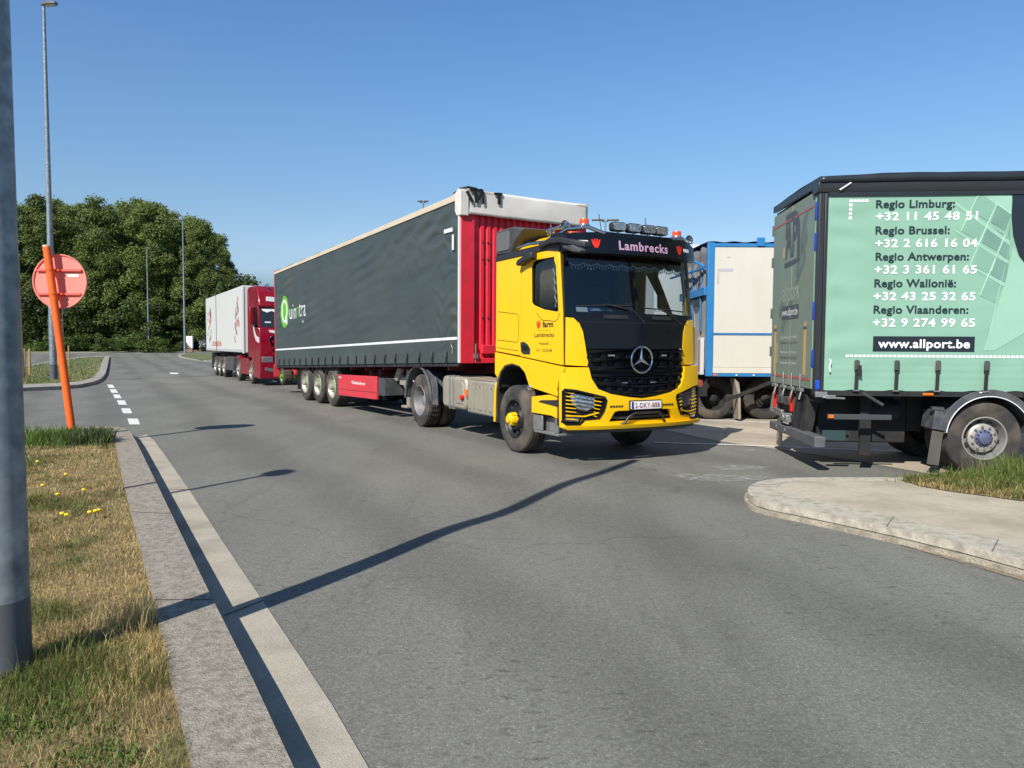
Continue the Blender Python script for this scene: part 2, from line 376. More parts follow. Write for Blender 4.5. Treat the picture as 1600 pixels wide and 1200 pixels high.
# --- right concrete island
IZ=.12
io=[(1700,733),(1600,737),(1500,741),(1417,746),(1300,745.5),(1240,746.3),(1205,748.5),(1184,752.5),(1172,758.5),(1168,765),(1170,772),(1182,780),(1205,786.5),(1250,795),(1320,809),(1400,826),(1500,849),(1600,875),(1760,921),(2050,1010)]
ii=[(1700,737),(1600,742),(1500,746),(1417,750),(1300,749.5),(1250,750.5),(1229,753),(1218,756.5),(1214,761),(1219,766.5),(1230,771),(1252,775.5),(1291,783),(1350,796),(1400,807.5),(1500,829),(1600,852),(1760,893),(2050,975)]
IO=[at(x,y,IZ) for x,y in io]; II=[at(x,y,IZ) for x,y in ii]
kb=drape('right_kerb',IO+II[::-1],IZ,M_kerbr,thick=.068,step=.5)
IOs=[]; ln=IO[::-1]
for i,p in enumerate(ln):
    a=ln[max(i-1,0)]; b=ln[min(i+1,len(ln)-1)]; dx,dy=b[0]-a[0],b[1]-a[1]; l=math.hypot(dx,dy); IOs.append((dy/l,-dx/l))
def ring(d): return [(p[0]+n_[0]*d,p[1]+n_[1]*d) for p,n_ in zip(ln,IOs)]
sgn=1 if math.hypot(*ring(.05)[12])>math.hypot(*ln[12]) else -1
drape('kerb_gap',ring(-.012*sgn)+ring(-.1*sgn)[::-1],.06,M_dirtd,thick=.1,step=.5)
sk=drape('kerb_skirt',ring(.035*sgn)+ring(-.1*sgn)[::-1],.043,M_kerbs,thick=.1,step=.4)
md=kb.modifiers.new('bevel','BEVEL'); md.width=.012; md.segments=3; md.limit_method='ANGLE'; md.angle_limit=R(55)
drape('right_island',II,IZ-.006,M_slab,step=1.0)
for (x1,y1,x2,y2) in ((1397,807,1385,823),(1216,757,1172,759),(1560,843,1550,862)):
    a=at(x1,y1,IZ); b=at(x2,y2,IZ); L_=math.hypot(b[0]-a[0],b[1]-a[1]); nx,ny=-(b[1]-a[1])/L_*.004,(b[0]-a[0])/L_*.004
    drape('kerb_joint',[(a[0]-nx,a[1]-ny),(b[0]-nx,b[1]-ny),(b[0]+nx,b[1]+ny),(a[0]+nx,a[1]+ny)],IZ+.003,M_joint)
sand=[at(x,y) for x,y in ((1182,788),(1215,801),(1300,824),(1400,850),(1500,880),(1620,915),(1620,906),(1500,870),(1400,843),(1300,818),(1215,795))]
def patchy(name,c,thr=.5,scale=6,hi=.62):
    m=mat(name,c,.9,var=.2,scale=20); n=m.node_tree; b=n.nodes['Principled BSDF']; out=n.nodes['Material Output']; tr=n.nodes.new('ShaderNodeBsdfTransparent'); mx=n.nodes.new('ShaderNodeMixShader')
    tc=n.nodes.new('ShaderNodeTexCoord'); t=n.nodes.new('ShaderNodeTexNoise'); t.inputs['Scale'].default_value=scale; t.inputs['Detail'].default_value=9; t.inputs['Roughness'].default_value=.7
    rr=n.nodes.new('ShaderNodeMapRange'); rr.inputs[1].default_value=thr; rr.inputs[2].default_value=hi
    n.links.new(tc.outputs['Object'],t.inputs['Vector']); n.links.new(t.outputs[0],rr.inputs[0]); n.links.new(rr.outputs[0],mx.inputs[0]); n.links.new(tr.outputs[0],mx.inputs[1]); n.links.new(b.outputs[0],mx.inputs[2]); n.links.new(mx.outputs[0],out.inputs[0])
    return m
drape('kerb_grit',sand,.008,patchy('grit',(.3,.24,.15),.38,9,.58))
# parking concrete, beyond the trucks' apron
pk=[at(x,y) for x,y in ((1040,672),(1125,690),(1235,705),(1328,719),(1454,741),(1700,775))]+[(30,10),(30,40),(5,40),(4.3,17)]
drape('parking_slabs',pk,.005,M_park,step=3)
drape('apron_asphalt',[at(x,y) for x,y in ((1125,690),(1030,672),(1085,655),(1213,664),(1240,676),(1225,698))]+[at(1125,691)],.001,M_asph)
wl=[at(x,y) for x,y in ((1022,691.5),(1130,694.5),(1230,698.5),(1440,706.5))]
drape('bay_line',wl+[(p[0],p[1]-.10) for p in wl[::-1]],.010,M_paint,step=1)
wl=[at(x,y) for x,y in ((1085,656),(1215,661))]
drape('bay_line',wl+[(p[0],p[1]-.12) for p in wl[::-1]],.010,M_paint)
M_chalk=patchy('chalk smear',(.42,.42,.39),.42,9,.78)
for q in (((1040,742),(1090,741),(1150,743),(1205,745),(1190,751),(1130,754),(1070,750)),((1110,729),(1150,727),(1205,730),(1190,735),(1130,736)),((1158,702),(1182,703),(1178,706),(1160,706))):
    drape('chalk_smear',[at(*p) for p in q],.007,M_chalk)
M_tar=patchy('tar stain',(.085,.083,.078),.5,3,1.0)
for q in (((880,726),(960,720),(1060,728),(1040,736),(930,738)),((960,765),(1060,760),(1100,770),(1000,778)),((1340,819),(1390,830),(1380,836),(1330,826))):
    drape('tar_stain',[at(*p) for p in q],.006,M_tar,step=.35)
# give-way dashes
for (x,y,wd) in ((209,659,17),(198,642.2,14.5),(190.5,629.3,13),(183.3,619.6,11),(178,611.3,10.3),(173.5,603.8,9.5),(272,583.4,13)):
    h=wd*.27 if x<250 else 1.1
    drape('give_way_mark',[at(x-wd/2-1.5,y-h),at(x+wd/2-2.2,y-h),at(x+wd/2+1.5,y+h),at(x-wd/2+1.6,y+h)],.006,M_paint)
wl=[at(x,y) for x,y in ((180,553.5),(215,551.2),(255,550.2))]
drape('edge_line',wl+[(p[0]+.1,p[1]-1.0) for p in wl[::-1]],.006,M_paint,step=4)
# ---------------------------------------------------------------- grass
def leafmat(name,trans=.35,rough=.6,vary=True):
    m=bpy.data.materials.new(name); m.use_nodes=True; n=m.node_tree; b=n.nodes['Principled BSDF']; L=n.links.new
    a0=n.nodes.new('ShaderNodeAttribute'); a0.attribute_name='tint'; oi=n.nodes.new('ShaderNodeObjectInfo'); mr=n.nodes.new('ShaderNodeMapRange'); mr.inputs[3].default_value=.72 if vary else 1; mr.inputs[4].default_value=1.28 if vary else 1; L(oi.outputs['Random'],mr.inputs[0]); a=n.nodes.new('ShaderNodeHueSaturation'); L(mr.outputs[0],a.inputs['Value']); L(a0.outputs['Color'],a.inputs['Color']); L(a.outputs['Color'],b.inputs['Base Color']); b.inputs['Roughness'].default_value=rough; b.inputs['Specular IOR Level'].default_value=.25
    t=n.nodes.new('ShaderNodeBsdfTranslucent'); hs=n.nodes.new('ShaderNodeHueSaturation'); hs.inputs['Value'].default_value=1.5; L(a.outputs['Color'],hs.inputs['Color']); L(hs.outputs[0],t.inputs['Color'])
    mx=n.nodes.new('ShaderNodeMixShader'); mx.inputs[0].default_value=trans; L(b.outputs[0],mx.inputs[1]); L(t.outputs[0],mx.inputs[2]); L(mx.outputs[0],n.nodes['Material Output'].inputs[0]); return m
M_blade=leafmat('grass blades',.3,vary=False); M_leaf=leafmat('tree leaves',.28,.55)
def mesh_np(name,verts,faces_flat,sizes,tint,m):
    me=bpy.data.meshes.new(name); nv=len(verts); me.vertices.add(nv); me.vertices.foreach_set('co',verts.astype(np.float32).ravel())
    me.loops.add(len(faces_flat)); me.loops.foreach_set('vertex_index',faces_flat.astype(np.int32))
    me.polygons.add(len(sizes)); st=np.concatenate([[0],np.cumsum(sizes)[:-1]]); me.polygons.foreach_set('loop_start',st.astype(np.int32)); me.polygons.foreach_set('loop_total',sizes.astype(np.int32))
    me.update(calc_edges=True)
    a=me.attributes.new('tint','FLOAT_COLOR','POINT'); a.data.foreach_set('color',np.concatenate([tint,np.ones((nv,1))],1).astype(np.float32).ravel())
    me.materials.append(m); return me
def inpoly(P,poly):
    x,y=P[:,0],P[:,1]; c=np.zeros(len(P),bool); n=len(poly)
    for i in range(n):
        x1,y1=poly[i]; x2,y2=poly[(i+1)%n]
        if y1==y2: continue
        k=((y1>y)!=(y2>y))&(x<(x2-x1)*(y-y1)/(y2-y1)+x1); c^=k
    return c
def vnoise(P,s,seed=0):
    rs=np.random.default_rng(seed); T=rs.random((64,64)); q=P*s+100; i=np.floor(q).astype(int); f=q-i; f=f*f*(3-2*f)
    g=lambda a,b:T[(i[:,0]+a)%64,(i[:,1]+b)%64]
    return (g(0,0)*(1-f[:,0])+g(1,0)*f[:,0])*(1-f[:,1])+(g(0,1)*(1-f[:,0])+g(1,1)*f[:,0])*f[:,1]
def blades(name,P,base,h,wd,lean,tint):
    n=len(P); a=RNG.random(n)*2*np.pi; b=RNG.random(n)*2*np.pi; d=np.stack([np.cos(a),np.sin(a)],1); s=np.stack([np.cos(b),np.sin(b)],1)*wd[:,None]/2
    v=np.zeros((n,5,3)); l=lean*h
    v[:,0,:2]=P-s; v[:,1,:2]=P+s; v[:,0,2]=v[:,1,2]=base-.01
    m=P+d*(l*.35)[:,None]; v[:,2,:2]=m+s*.8; v[:,3,:2]=m-s*.8; v[:,2,2]=v[:,3,2]=base+h*.6
    v[:,4,:2]=P+d*l[:,None]; v[:,4,2]=base+h*np.sqrt(np.maximum(.06,1-lean**2*.75))
    o=np.arange(n)[:,None]*5
    f=np.concatenate([o+np.array([[0,1,2,3]]),o+np.array([[3,2,4]])],1).ravel(); sz=np.tile([4,3],n)
    return mesh_np(name,v.reshape(-1,3),f,sz,np.repeat(tint,5,0),M_blade)
STRAW=np.array([.46,.35,.16]); GREEN=np.array([.10,.15,.03]); OLIVE=np.array([.21,.205,.065]); BROWN=np.array([.27,.17,.08])
def kdist(P,line):
    D=np.full(len(P),9.)
    for a,b in zip(line[:-1],line[1:]):
        a=np.array(a);b=np.array(b);ab=b-a;t=np.clip(((P-a)@ab)/(ab@ab),0,1); D=np.minimum(D,np.linalg.norm(P-(a+t[:,None]*ab),axis=1))
    return D
def meadow(name,poly,n,box,dens,hh,ww,kline,zb,dry=0.5,seed=1):
    P=np.stack([RNG.uniform(box[0],box[1],n*6),RNG.uniform(box[2],box[3],n*6)],1)
    r=np.hypot(P[:,0],P[:,1]); keep=inpoly(P,poly)&(RNG.random(len(P))<np.clip((dens/r)**2,0,1)); P=P[keep][:n]; k=len(P)
    r=np.hypot(P[:,0],P[:,1]); D=kdist(P,kline)
    g=vnoise(P,1.5,seed)*.55+vnoise(P,5,seed+1)*.45+np.clip(D-.35,-.4,.9)*.30-.03; g=np.clip((g-dry)*5+.5+RNG.normal(0,.32,k),0,1)
    t=STRAW*(1-g)[:,None]+(GREEN*.55+OLIVE*.45)*g[:,None]; br=RNG.random(k)<.12; t[br]=BROWN
    t=t*(RNG.uniform(.55,1.3,k)*(.75+.5*vnoise(P,9,seed+9)))[:,None]
    h=RNG.uniform(*hh,k)*(.7+.6*g)*(.6+.9*vnoise(P,3,seed+5)); lg=RNG.random(k)<.02; h[lg]*=2.6; wd=RNG.uniform(*ww,k)*np.clip(r/4,.8,6)
    z=np.array([zf(x,y) for x,y in P])+zb if zb<.5 else zb
    o=link(name,blades(name,P,z,h,wd,RNG.uniform(.25,1.15,k),t),None,0,False); tag(o,kind='stuff'); return o
inner1=[(p[0]-.0,p[1]) for p in KI]+[(-14,KI[-1][1]),(-14,1.2),(KI[2][0],1.2)]
inner1=KI[1:]+[(-9.5,KI[-1][1]),(-9.5,1.5),(KI[1][0]-.2,1.5)]
o=meadow('grass',inner1,260000,(-9.5,1.0,1.6,12.9),4.2,(.018,.050),(.0018,.0034),KI,VZ-.01,.60); tag(o,'short dry mown grass on the left kerbside verge','grass')
def tuft(name,c,rad,n,hh,ww,cols,lean=(.1,.8),zb=None):
    P=np.array(c)+RNG.normal(0,1,(n,2))*np.array(rad)
    if zb is None: P=P[inpoly(P,inner1)]
    k=len(P)
    mix_=RNG.random(k)[:,None]; t=(cols[0]*mix_+cols[1]*(1-mix_))*RNG.uniform(.7,1.3,k)[:,None]
    z=np.full(k,(VZ if zb is None else zb)-.01)
    return link(name,blades(name,P,z,RNG.uniform(*hh,k),RNG.uniform(*ww,k),RNG.uniform(*lean,k),t),None,0,False)
LUSH=np.array([.09,.17,.03])
tag(tuft('grass_tuft',(-2.13,3.42),(.07,.10),110,(.05,.20),(.003,.005),(GREEN,OLIVE)),'green grass tuft round the foot of the grey pole','grass tuft')
tag(tuft('dry_grass_tuft',at(205,975,VZ),(.08,.11),420,(.05,.2),(.0025,.004),(STRAW*1.2,STRAW)),'tall straw coloured grass tuft beside the pole shadow at the kerb','grass tuft')
tag(tuft('straw_patch',at(218,1040,VZ),(.10,.22),2600,(.02,.075),(.002,.0035),(STRAW*1.25,STRAW)),'golden straw grass patch along the kerb nearest the camera','grass tuft')
tag(tuft('grass_tuft',at(85,690,VZ),(.38,.3),1500,(.1,.30),(.008,.014),(LUSH,GREEN)),'bright green long grass tuft left of the orange sign post foot','grass tuft')
tag(tuft('weed_clump',at(148,690,VZ),(.2,.22),900,(.1,.28),(.014,.03),(GREEN*.7,np.array([.07,.08,.05]))),'dark leafy weed clump right of the orange sign post foot','weed')
tag(tuft('grass_tuft',at(80,1085,VZ),(.17,.13),800,(.02,.075),(.004,.008),(LUSH,GREEN)),'green clover and grass patch in the dry verge near the camera','grass tuft')
o=meadow('grass',[p for p in K2i+fari[1:-1]],26000,(-60,-14,20,75),24,(.05,.11),(.004,.007),K2i,V2-.01,.42,7); tag(o,'short green grass on the verge under the tall lamp','grass')
for i,(px,py,rx,ry,n) in enumerate(((150,1020,.14,.09,500),(40,1130,.2,.08,600),(160,1180,.10,.06,260),(75,600,.2,.3,10))):
    if n>20: tag(tuft('weed_patch',at(px,py,VZ),(rx,ry),n,(.015,.05),(.006,.012),(LUSH,GREEN),(.6,1.3)),('green weed patch in the dry grass right of the pole foot','green weed patch at the bottom left corner of the verge','small green weed patch near the kerb at the bottom')[i],'weed')
# right: long grass on the island
rg=[at(x,y,IZ) for x,y in ((1408,750),(1440,760),(1480,767),(1540,775),(1600,783),(1700,795),(1700,738),(1600,742),(1500,747))]
drape('grass_bed',rg,IZ+.004,M_soil,step=.5)
o=meadow('grass',rg,14000,(3,9.5,6,10.2),9,(.04,.095),(.003,.005),rg[:6],IZ,.46,21); tag(o,'grass strip along the concrete island under the green truck','grass')
for i,(px,py,n,s,hm) in enumerate(((1592,752,1100,.22,.42),(1545,752,600,.2,.22),(1500,753,420,.2,.19),(1450,753,260,.15,.13))):
    o=tuft('grass_tuft',at(px,py,IZ),(s,s*.6),n,(.06,hm),(.004,.009),(LUSH,OLIVE),(.1,.9),IZ)
    tag(o,('tallest lush grass tuft at the right end of the concrete island','tall grass tuft in front of the silver truck wheel','grass tuft left of centre under the silver wheel','low sparse grass tuft by the black mudflap')[i],'grass tuft')
# dandelions
M_dand=mat('dandelion yellow',(.85,.62,.02),.6); M_stem=mat('stem green',(.1,.16,.04),.6)
for i,(px,py) in enumerate(((57,721),(101,741),(65,758),(88,772),(129,765),(95,802),(102,804),(138,800),(147,798),(152,797))):
    x,y=at(px,py,VZ+.07); e=empty('dandelion',(x,y,VZ-.01)); tag(e,'yellow dandelion flower in the dry verge between pole and kerb','flower','dandelions in the left verge')
    s=MB(); s.tube([(0,0,0),(.006,0,.04),(.01,.003,.075)],.003,5); s.build('stem',M_stem,e)
    f=MB(); f.lathe([(.004,.066),(.017,.072),(.021,.082),(.014,.09),(.001,.093)],(.01,.003,0),'z',9); f.build('flower_head',M_dand,e)
# ---------------------------------------------------------------- trees and shrubs
M_bark=mat('bark',(.12,.095,.07),.95,var=.3,scale=8,bump=.6,bscale=20)
def crown_mesh(name,seed,W,H,nl,per,leaf,c1,c2,low=.18):
    rs=np.random.default_rng(seed); lob=[]
    for i in range(nl):
        t=rs.random()**.8; z=low+(1-low)*t; rad=W*(math.sin(math.pi*min(1,max(.06,(z-low*.6)/(1.06-low*.6))))**.55) if seed%2==0 or seed>9 else W*min(1,(1.06-z)*2.1)**.85
        a=rs.random()*6.283; rr=rad*math.sqrt(rs.random())*.85; s=W*rs.uniform(.15,.36)*(1.15-.4*t)
        lob.append((rr*math.cos(a),rr*math.sin(a),z*H-s*.3,s))
    V=[];T=[]
    for (x,y,z,s) in lob:
        n=int(per*s*s); d=rs.normal(size=(n,3)); d/=np.linalg.norm(d,axis=1)[:,None]; d[:,2]=np.where(d[:,2]<-.35,-d[:,2],d[:,2])
        rr=s*(.40+.75*rs.random(n)**.6); p=np.array([x,y,z])+d*rr[:,None]*np.array([1,1,.8])
        p+=rs.normal(0,.16,p.shape)
        nn=d*.6+rs.normal(0,.55,(n,3))+np.array([0,0,.35]); nn/=np.linalg.norm(nn,axis=1)[:,None]
        u=np.cross(nn,rs.normal(size=(n,3))); u/=np.linalg.norm(u,axis=1)[:,None]; v=np.cross(nn,u)
        L=(leaf*rs.uniform(.6,1.35,n))[:,None]
        V.append(np.stack([p-u*L*.5,p+v*L*.36,p+u*L*.5+nn*L*.08,p-v*L*.36],1))
        k=rs.random(n)[:,None]*.75+rs.random()*.25; T.append(np.repeat((np.array(c1)*(1-k)+np.array(c2)*k)*rs.uniform(.8,1.2),4,0))
    V=np.concatenate(V); T=np.concatenate(T); n=len(V)
    return mesh_np(name,V.reshape(-1,3),np.arange(n*4),np.full(n,4),T,M_leaf)
D1=(.062,.095,.024); D2=(.185,.23,.060)
CR=[crown_mesh('crown',s,4.6,19,90,300,.27,D1,D2,.12) for s in (1,2,3,4)]
def trunk_mesh(name,seed,H):
    rs=random.Random(seed); m=MB(); m.tube([(0,0,-.2),(rs.uniform(-.1,.1),0,H*.3),(rs.uniform(-.3,.3),rs.uniform(-.3,.3),H*.65),(0,0,H*.9)],[.34,.27,.17,.05],8)
    for i in range(9):
        z=H*rs.uniform(.2,.75); a=rs.random()*6.28; l=rs.uniform(1.5,3.4); m.tube([(0,0,z),(l*.5*math.cos(a),l*.5*math.sin(a),z+l*.45),(l*math.cos(a),l*math.sin(a),z+l*.8)],[.11,.07,.03],6)
    o=m.build(name,M_bark); me=o.data; bpy.data.objects.remove(o); return me
TR=[trunk_mesh('trunk',s,19) for s in (1,2)]
kinds=['broad dark tree','narrow green tree','leafy green tree','dark bushy tree']
def tree(x,y,h,wd,i,label):
    e=empty('tree',(x,y,zf(x,y)),RNG.uniform(0,360)); s=h/20.0; e.scale=(s*wd,s*wd,s)
    tag(e,label,'tree','trees of the wood beyond the road')
    c=bpy.data.objects.new('crown',CR[i%4]); t=bpy.data.objects.new('trunk',TR[i%2])
    for o in (c,t): col.objects.link(o); o.parent=e
    return e
tops=[(-150,300),(-90,305),(-40,300),(5,308),(45,308),(78,303),(106,326),(132,316),(160,310),(188,326),(212,314),(240,310),(266,322),(292,336),(316,340),(338,362),(356,392),(374,432)]
def zone(px):
    for a,t in ((30,'left of the tallest lamp'),(70,'behind the round sign'),(140,'just right of the round sign'),(225,'left of the thin lamp'),(285,'between the two thin lamps'),(330,'right of the taller thin lamp'),(360,'behind the white trailer')):
        if px<a: return t
    return 'at the right end'
for i,(px,py) in enumerate(tops):
    Y=97+6*math.sin(i*2.1); X=(px-800)/1150*Y; h=zat(px,py,Y)-zf(X,Y)
    wd=.9 if px<330 else .68
    if px>345: Y=100; X=(px-800)/1150*Y
    tree(X,Y,h*RNG.uniform(.96,1.05),wd,i,'%s in the front of the wood, %s'%(kinds[i%4],zone(px)))
for i,(px,py) in enumerate([(-120,318),(-60,315),(-10,318),(30,322),(62,318),(92,316),(120,326),(146,322),(175,318),(200,322),(227,320),(254,320),(280,334),(304,345),(328,356)]):
    Y=107+3*math.cos(i*1.7); X=(px-800)/1150*Y; h=zat(px,py,Y)-zf(X,Y)
    tree(X,Y,h*RNG.uniform(.93,1.06),.95,i+1,'%s at the back of the wood, %s'%(kinds[(i+1)%4],zone(px)))
SH=[crown_mesh('foliage',20+s,2.2,3.0,16,420,.24,(.05,.085,.02),(.11,.165,.04),.0) for s in range(3)]
SH2=[crown_mesh('foliage',30+s,3.4,6.5,22,260,.30,(.035,.055,.015),(.075,.105,.028),.0) for s in range(2)]
for i,px in enumerate(range(-20,400,30)):
    Y=91+2.5*math.sin(i*1.3); X=(px-800)/1150*Y; e=empty('understory_bush',(X,Y,zf(X,Y)-.3),RNG.uniform(0,360)); s=RNG.uniform(.8,1.25); e.scale=(s,s,s*RNG.uniform(.9,1.2))
    tag(e,'dark tall bush under the trees, '+zone(px),'bush','bushes under the trees of the wood')
    c=bpy.data.objects.new('foliage',SH2[i%2]); col.objects.link(c); c.parent=e
for i,px in enumerate((60,84,106,128,150,170,190,208,226,242,256,268)):
    Y=85+1.2*math.sin(i*2.2); X=(px-800)/1150*Y; e=empty('shrub',(X,Y,zf(X,Y)-.25),RNG.uniform(0,360)); s=(.62 if px<100 else .85)*RNG.uniform(.85,1.1)*(1 if px<250 else .75); e.scale=(s*1.2,s*1.2,s*.8)
    tag(e,'low bright green shrub in the far kerb hedge, '+zone(px),'shrub','low bright shrubs along the far kerb')
    c=bpy.data.objects.new('foliage',SH[i%3]); col.objects.link(c); c.parent=e
# saplings with stakes
M_stake=mat('stake wood',(.42,.25,.10),.8,var=.2,scale=10)
def sapling(px,py,h,label,st,sy):
    x,y=at(px,py,V2); e=empty('sapling',(x,y,V2+zf(x,y))); tag(e,label,'tree')
    m=MB(); m.tube([(0,0,-.1),(-.04,0,h*.5),(-.1,.05,h)],[.05,.035,.012],6); m.build('trunk',M_bark,e)
    b=MB(); rs=random.Random(int(px))
    for i in range(11):
        z=h*rs.uniform(.3,.9); a=rs.random()*6.28; l=rs.uniform(.5,1.3); b.tube([(-.05,0,z),(l*.4*math.cos(a),l*.4*math.sin(a),z+l*.5),(l*.7*math.cos(a),l*.7*math.sin(a),z+l*1.1)],[.014,.009,.004],4)
    b.build('branches',M_bark,e)
    for i,p in enumerate(st):
        X,Y=at(p,sy[1],V2); hh=(sy[1]-sy[0])/1150*Y; s=empty('tree_stake',(X,Y,V2+zf(X,Y))); tag(s,'wooden stake, %s of the pair, %s'%(('left','right')[i],label.split(',')[1].strip()),'stake','wooden tree stakes on the second verge')
        q=MB(); q.tube([(0,0,-.2),(.02,0,hh*.97)],.045,8); q.build('post',M_stake,s); q=MB(); q.lathe([(.045,hh*.97),(.03,hh*1.0),(.001,hh*1.01)],(.02,0,0),'z',8); q.build('cap',M_stake,s)
sapling(37,590,5.4,'bare young tree, beside the grey near pole',(38.5,46.5),(545,588))
sapling(101,574,4.6,'bare young tree, behind the orange sign post',(91,107.5),(540,571))
# ---------------------------------------------------------------- poles
M_galv=mat('galvanised steel',(.25,.285,.31),.5,metal=.5,var=.28,scale=9,dirt=(.13,.16,.19),dirt_amt=.7,dirt_scale=12)
M_sleeve=mat('dark pole coating',(.085,.092,.105),.55,var=.1,scale=5)
M_lampd=mat('lamp housing',(.12,.12,.115),.5,var=.1); M_lampl=mat('lamp housing pale',(.6,.6,.58),.5); M_lens=mat('lamp glass',(.5,.48,.4),.15)
def lamp(px,py,dz,h,r0,r1,label,head=None,sleeve=0,xy=None,cat='street lamp',n=20):
    x,y=xy or at(px,py,dz); e=empty('street_lamp',(x,y,dz+zf(x,y))); tag(e,label,cat)
    m=MB(); m.tube([(0,0,-.1+sleeve),(0,0,h*.5),(0,0,h)],[r0,(r0+r1)/2,r1],n); m.build('pole',M_galv,e,ang=60)
    if sleeve:
        s=MB(); s.tube([(0,0,-.1),(0,0,sleeve)],[r0*1.012,r0*1.01],n); s.build('pole_sleeve',M_sleeve,e,ang=60)
    if head: head(e,h)
    return e
def head_side(L,ang=0):
    def f(e,h):
        hd=MB(); c,s=math.cos(R(ang)),math.sin(R(ang))
        out=[(-.1,-.06),(.1,-.14),(L*.7,-.16),(L,-.09),(L,.09),(L*.7,.16),(.1,.14),(-.1,.06)]
        hd.prism([(p[0]*c-p[1]*s,p[0]*s+p[1]*c) for p in out],h-.02,h+.09,'z'); o=hd.build('lamp_head',M_lampd,e,bevel=.02)
        g=MB(); g.prism([((p[0]*.8+.06)*c-p[1]*.75*s,(p[0]*.8+.06)*s+p[1]*.75*c) for p in out],h-.03,h-.018,'z'); g.build('lamp_glass',M_lens,o)
    return f
def head_T(e,h):
    K=.45 if h<14.2 and e.location.x<-5 else 1
    for sgn in (-1,1):
        hd=MB(); hd.box(*(sorted((sgn*.1*K,sgn*.95*K))),-.13,.13,h-.02,h+.1); hd.build('lamp_head',M_lampd,e,bevel=.03)
    a=MB(); a.tube([(-.2,0,h-.05),(.2,0,h-.05)],.05,8); a.build('bracket',M_galv,e)
# near pole (its top is above the picture)
lamp(0,0,VZ,6.85,.103,.072,'thick grey galvanised pole with dark foot at the left edge, nearest of all poles',None,.33,xy=(-2.326,3.32),cat='pole',n=40)
lamp(84,592,V2,zat(70,9,31.4)-V2-.05,.15,.055,'tallest street lamp, dark footed, on the verge behind the orange sign',head_side(.62,-12),.62)
lamp(232.5,548.4,.08,12.0,.10,.05,'thin street lamp in front of the hedge, left of the tall thin one',head_side(.5,180 if False else 5),0)
lamp(289,551.5,.1,14.2,.12,.05,'thin tall street lamp on the small far grass island',head_side(.9,175),0)
lamp(0,0,0,11.3,.09,.05,'street lamp rising behind the white trailer roof, before the trees',head_side(.5,10),0,xy=((331-800)/1150*98,98))
def lampT(px,py,Y,label):
    X=(px-800)/1150*Y; h=zat(px,py,Y)
    lamp(0,0,0,h,.12,.06,label,head_T,0,xy=(X,Y))
lampT(661,318,58,'twin headed street lamp peeping over the dark trailer roof')
lampT(943,346,52,'twin headed street lamp behind the row of cab roof lamps')
# slim lamp left of the frame whose shadow crosses the kerb
sx,sy=at(428,740); k=4.9/math.tan(R(SUN_EL)); 
lamp(0,0,VZ,4.75,.045,.035,'slim short lamp post standing left of the picture, seen by its shadow',lambda e,h:(MB().prism([(.16*math.cos(t/8*6.28),.22*math.sin(t/8*6.28)) for t in range(8)],h,h+.12,'z').build('lamp_head',M_lampd,e)),0,xy=(sx-math.sin(R(SUN_AZ))*k,sy-math.cos(R(SUN_AZ))*k))
# ---------------------------------------------------------------- the orange sign
M_or=mat('orange paint',(.90,.13,.008),.5,var=.08,scale=6,dirt=(.45,.1,.03),dirt_amt=.35,dirt_scale=9); M_pink=mat('faded red sign back',(.80,.235,.19),.6,var=.06,scale=5,dirt=(.6,.2,.17),dirt_amt=.4,dirt_scale=3)
M_pink2=mat('sign rail red',(.62,.10,.08),.6); M_white=mat('white sticker',(.75,.76,.76),.5); M_cap=mat('post cap',(.65,.5,.35),.6)
sg=empty('road_sign',(-7.05,11.76,VZ)); tag(sg,'faded red round road sign seen from behind on a leaning orange post','road sign')
def sp(z): return (-.34*z/3.05+.0,0,z)
b=MB(); b.tube([(0.03,0,-.2),sp(0),sp(1.5),sp(3.02)],.058,20); b.build('post',M_or,sg,ang=60)
b=MB(); b.lathe([(.060,3.02),(.060,3.045),(.02,3.055),(.001,3.055)],(-.337,0,0),'z',16); b.build('post_cap',M_cap,sg)
DC=(-.225,.145,2.49)
b=MB(); b.lathe([(.001,0),(.41,0),(.418,-.022),(.436,-.022),(.436,.012),(.42,.014),(.001,.014)],DC,'y',56)
dsk=b.build('sign_disc',M_pink,sg); 
b=MB()
for dz in (.175,-.205):
    hw=math.sqrt(.40**2-dz*dz); b.box(DC[0]-hw,DC[0]+hw,DC[1]-.035,DC[1]-.002,DC[2]+dz-.018,DC[2]+dz+.018)
b.build('rail',M_pink2,sg,bevel=.004)
for dz in (.175,-.205):
    b=MB(); z=DC[2]+dz; x=sp(z)[0]; b.lathe([(.064,-.018),(.066,0),(.064,.018)],(x,0,z),'z',16); b.box(x-.085,x+.11,.05,.112,z-.014,z+.014)
    b.cyl((x+.09,.11,z),(x+.09,.045,z),.012,8)
    b.build('clamp',M_or,sg)
b=MB(); b.box(DC[0]+.12,DC[0]+.30,DC[1]-.0045,DC[1]-.0015,DC[2]+.075,DC[2]+.115); b.build('sticker',M_white,dsk)
# white boards by the far island
M_board=mat('white board',(.75,.77,.78),.6,var=.03); M_brick=mat('brown plinth',(.22,.13,.09),.8,var=.2)
for i,(x0,x1,y0,y1) in enumerate(((292,302,525,546),(312.5,323,525,547))):
    Y=88+i*2; X0,X1=(x0-800)/1150*Y,(x1-800)/1150*Y; zg=zf(X0,Y); e=empty('white_panel',((X0+X1)/2,Y,zg)); hw=(X1-X0)/2
    tag(e,('white upright panel on a brown plinth right of the tall thin lamp','white upright panel just left of the white trailer rear')[i],'panel')
    z1=CAM_H+(537-y0)/1150*Y-zg; b=MB(); b.box(-hw,hw,-.15,.15,.45,z1); b.build('panel',M_board,e,bevel=.03); b=MB(); b.box(-hw,hw,-.2,.2,-.2,.45); b.build('plinth',M_brick,e,bevel=.02)
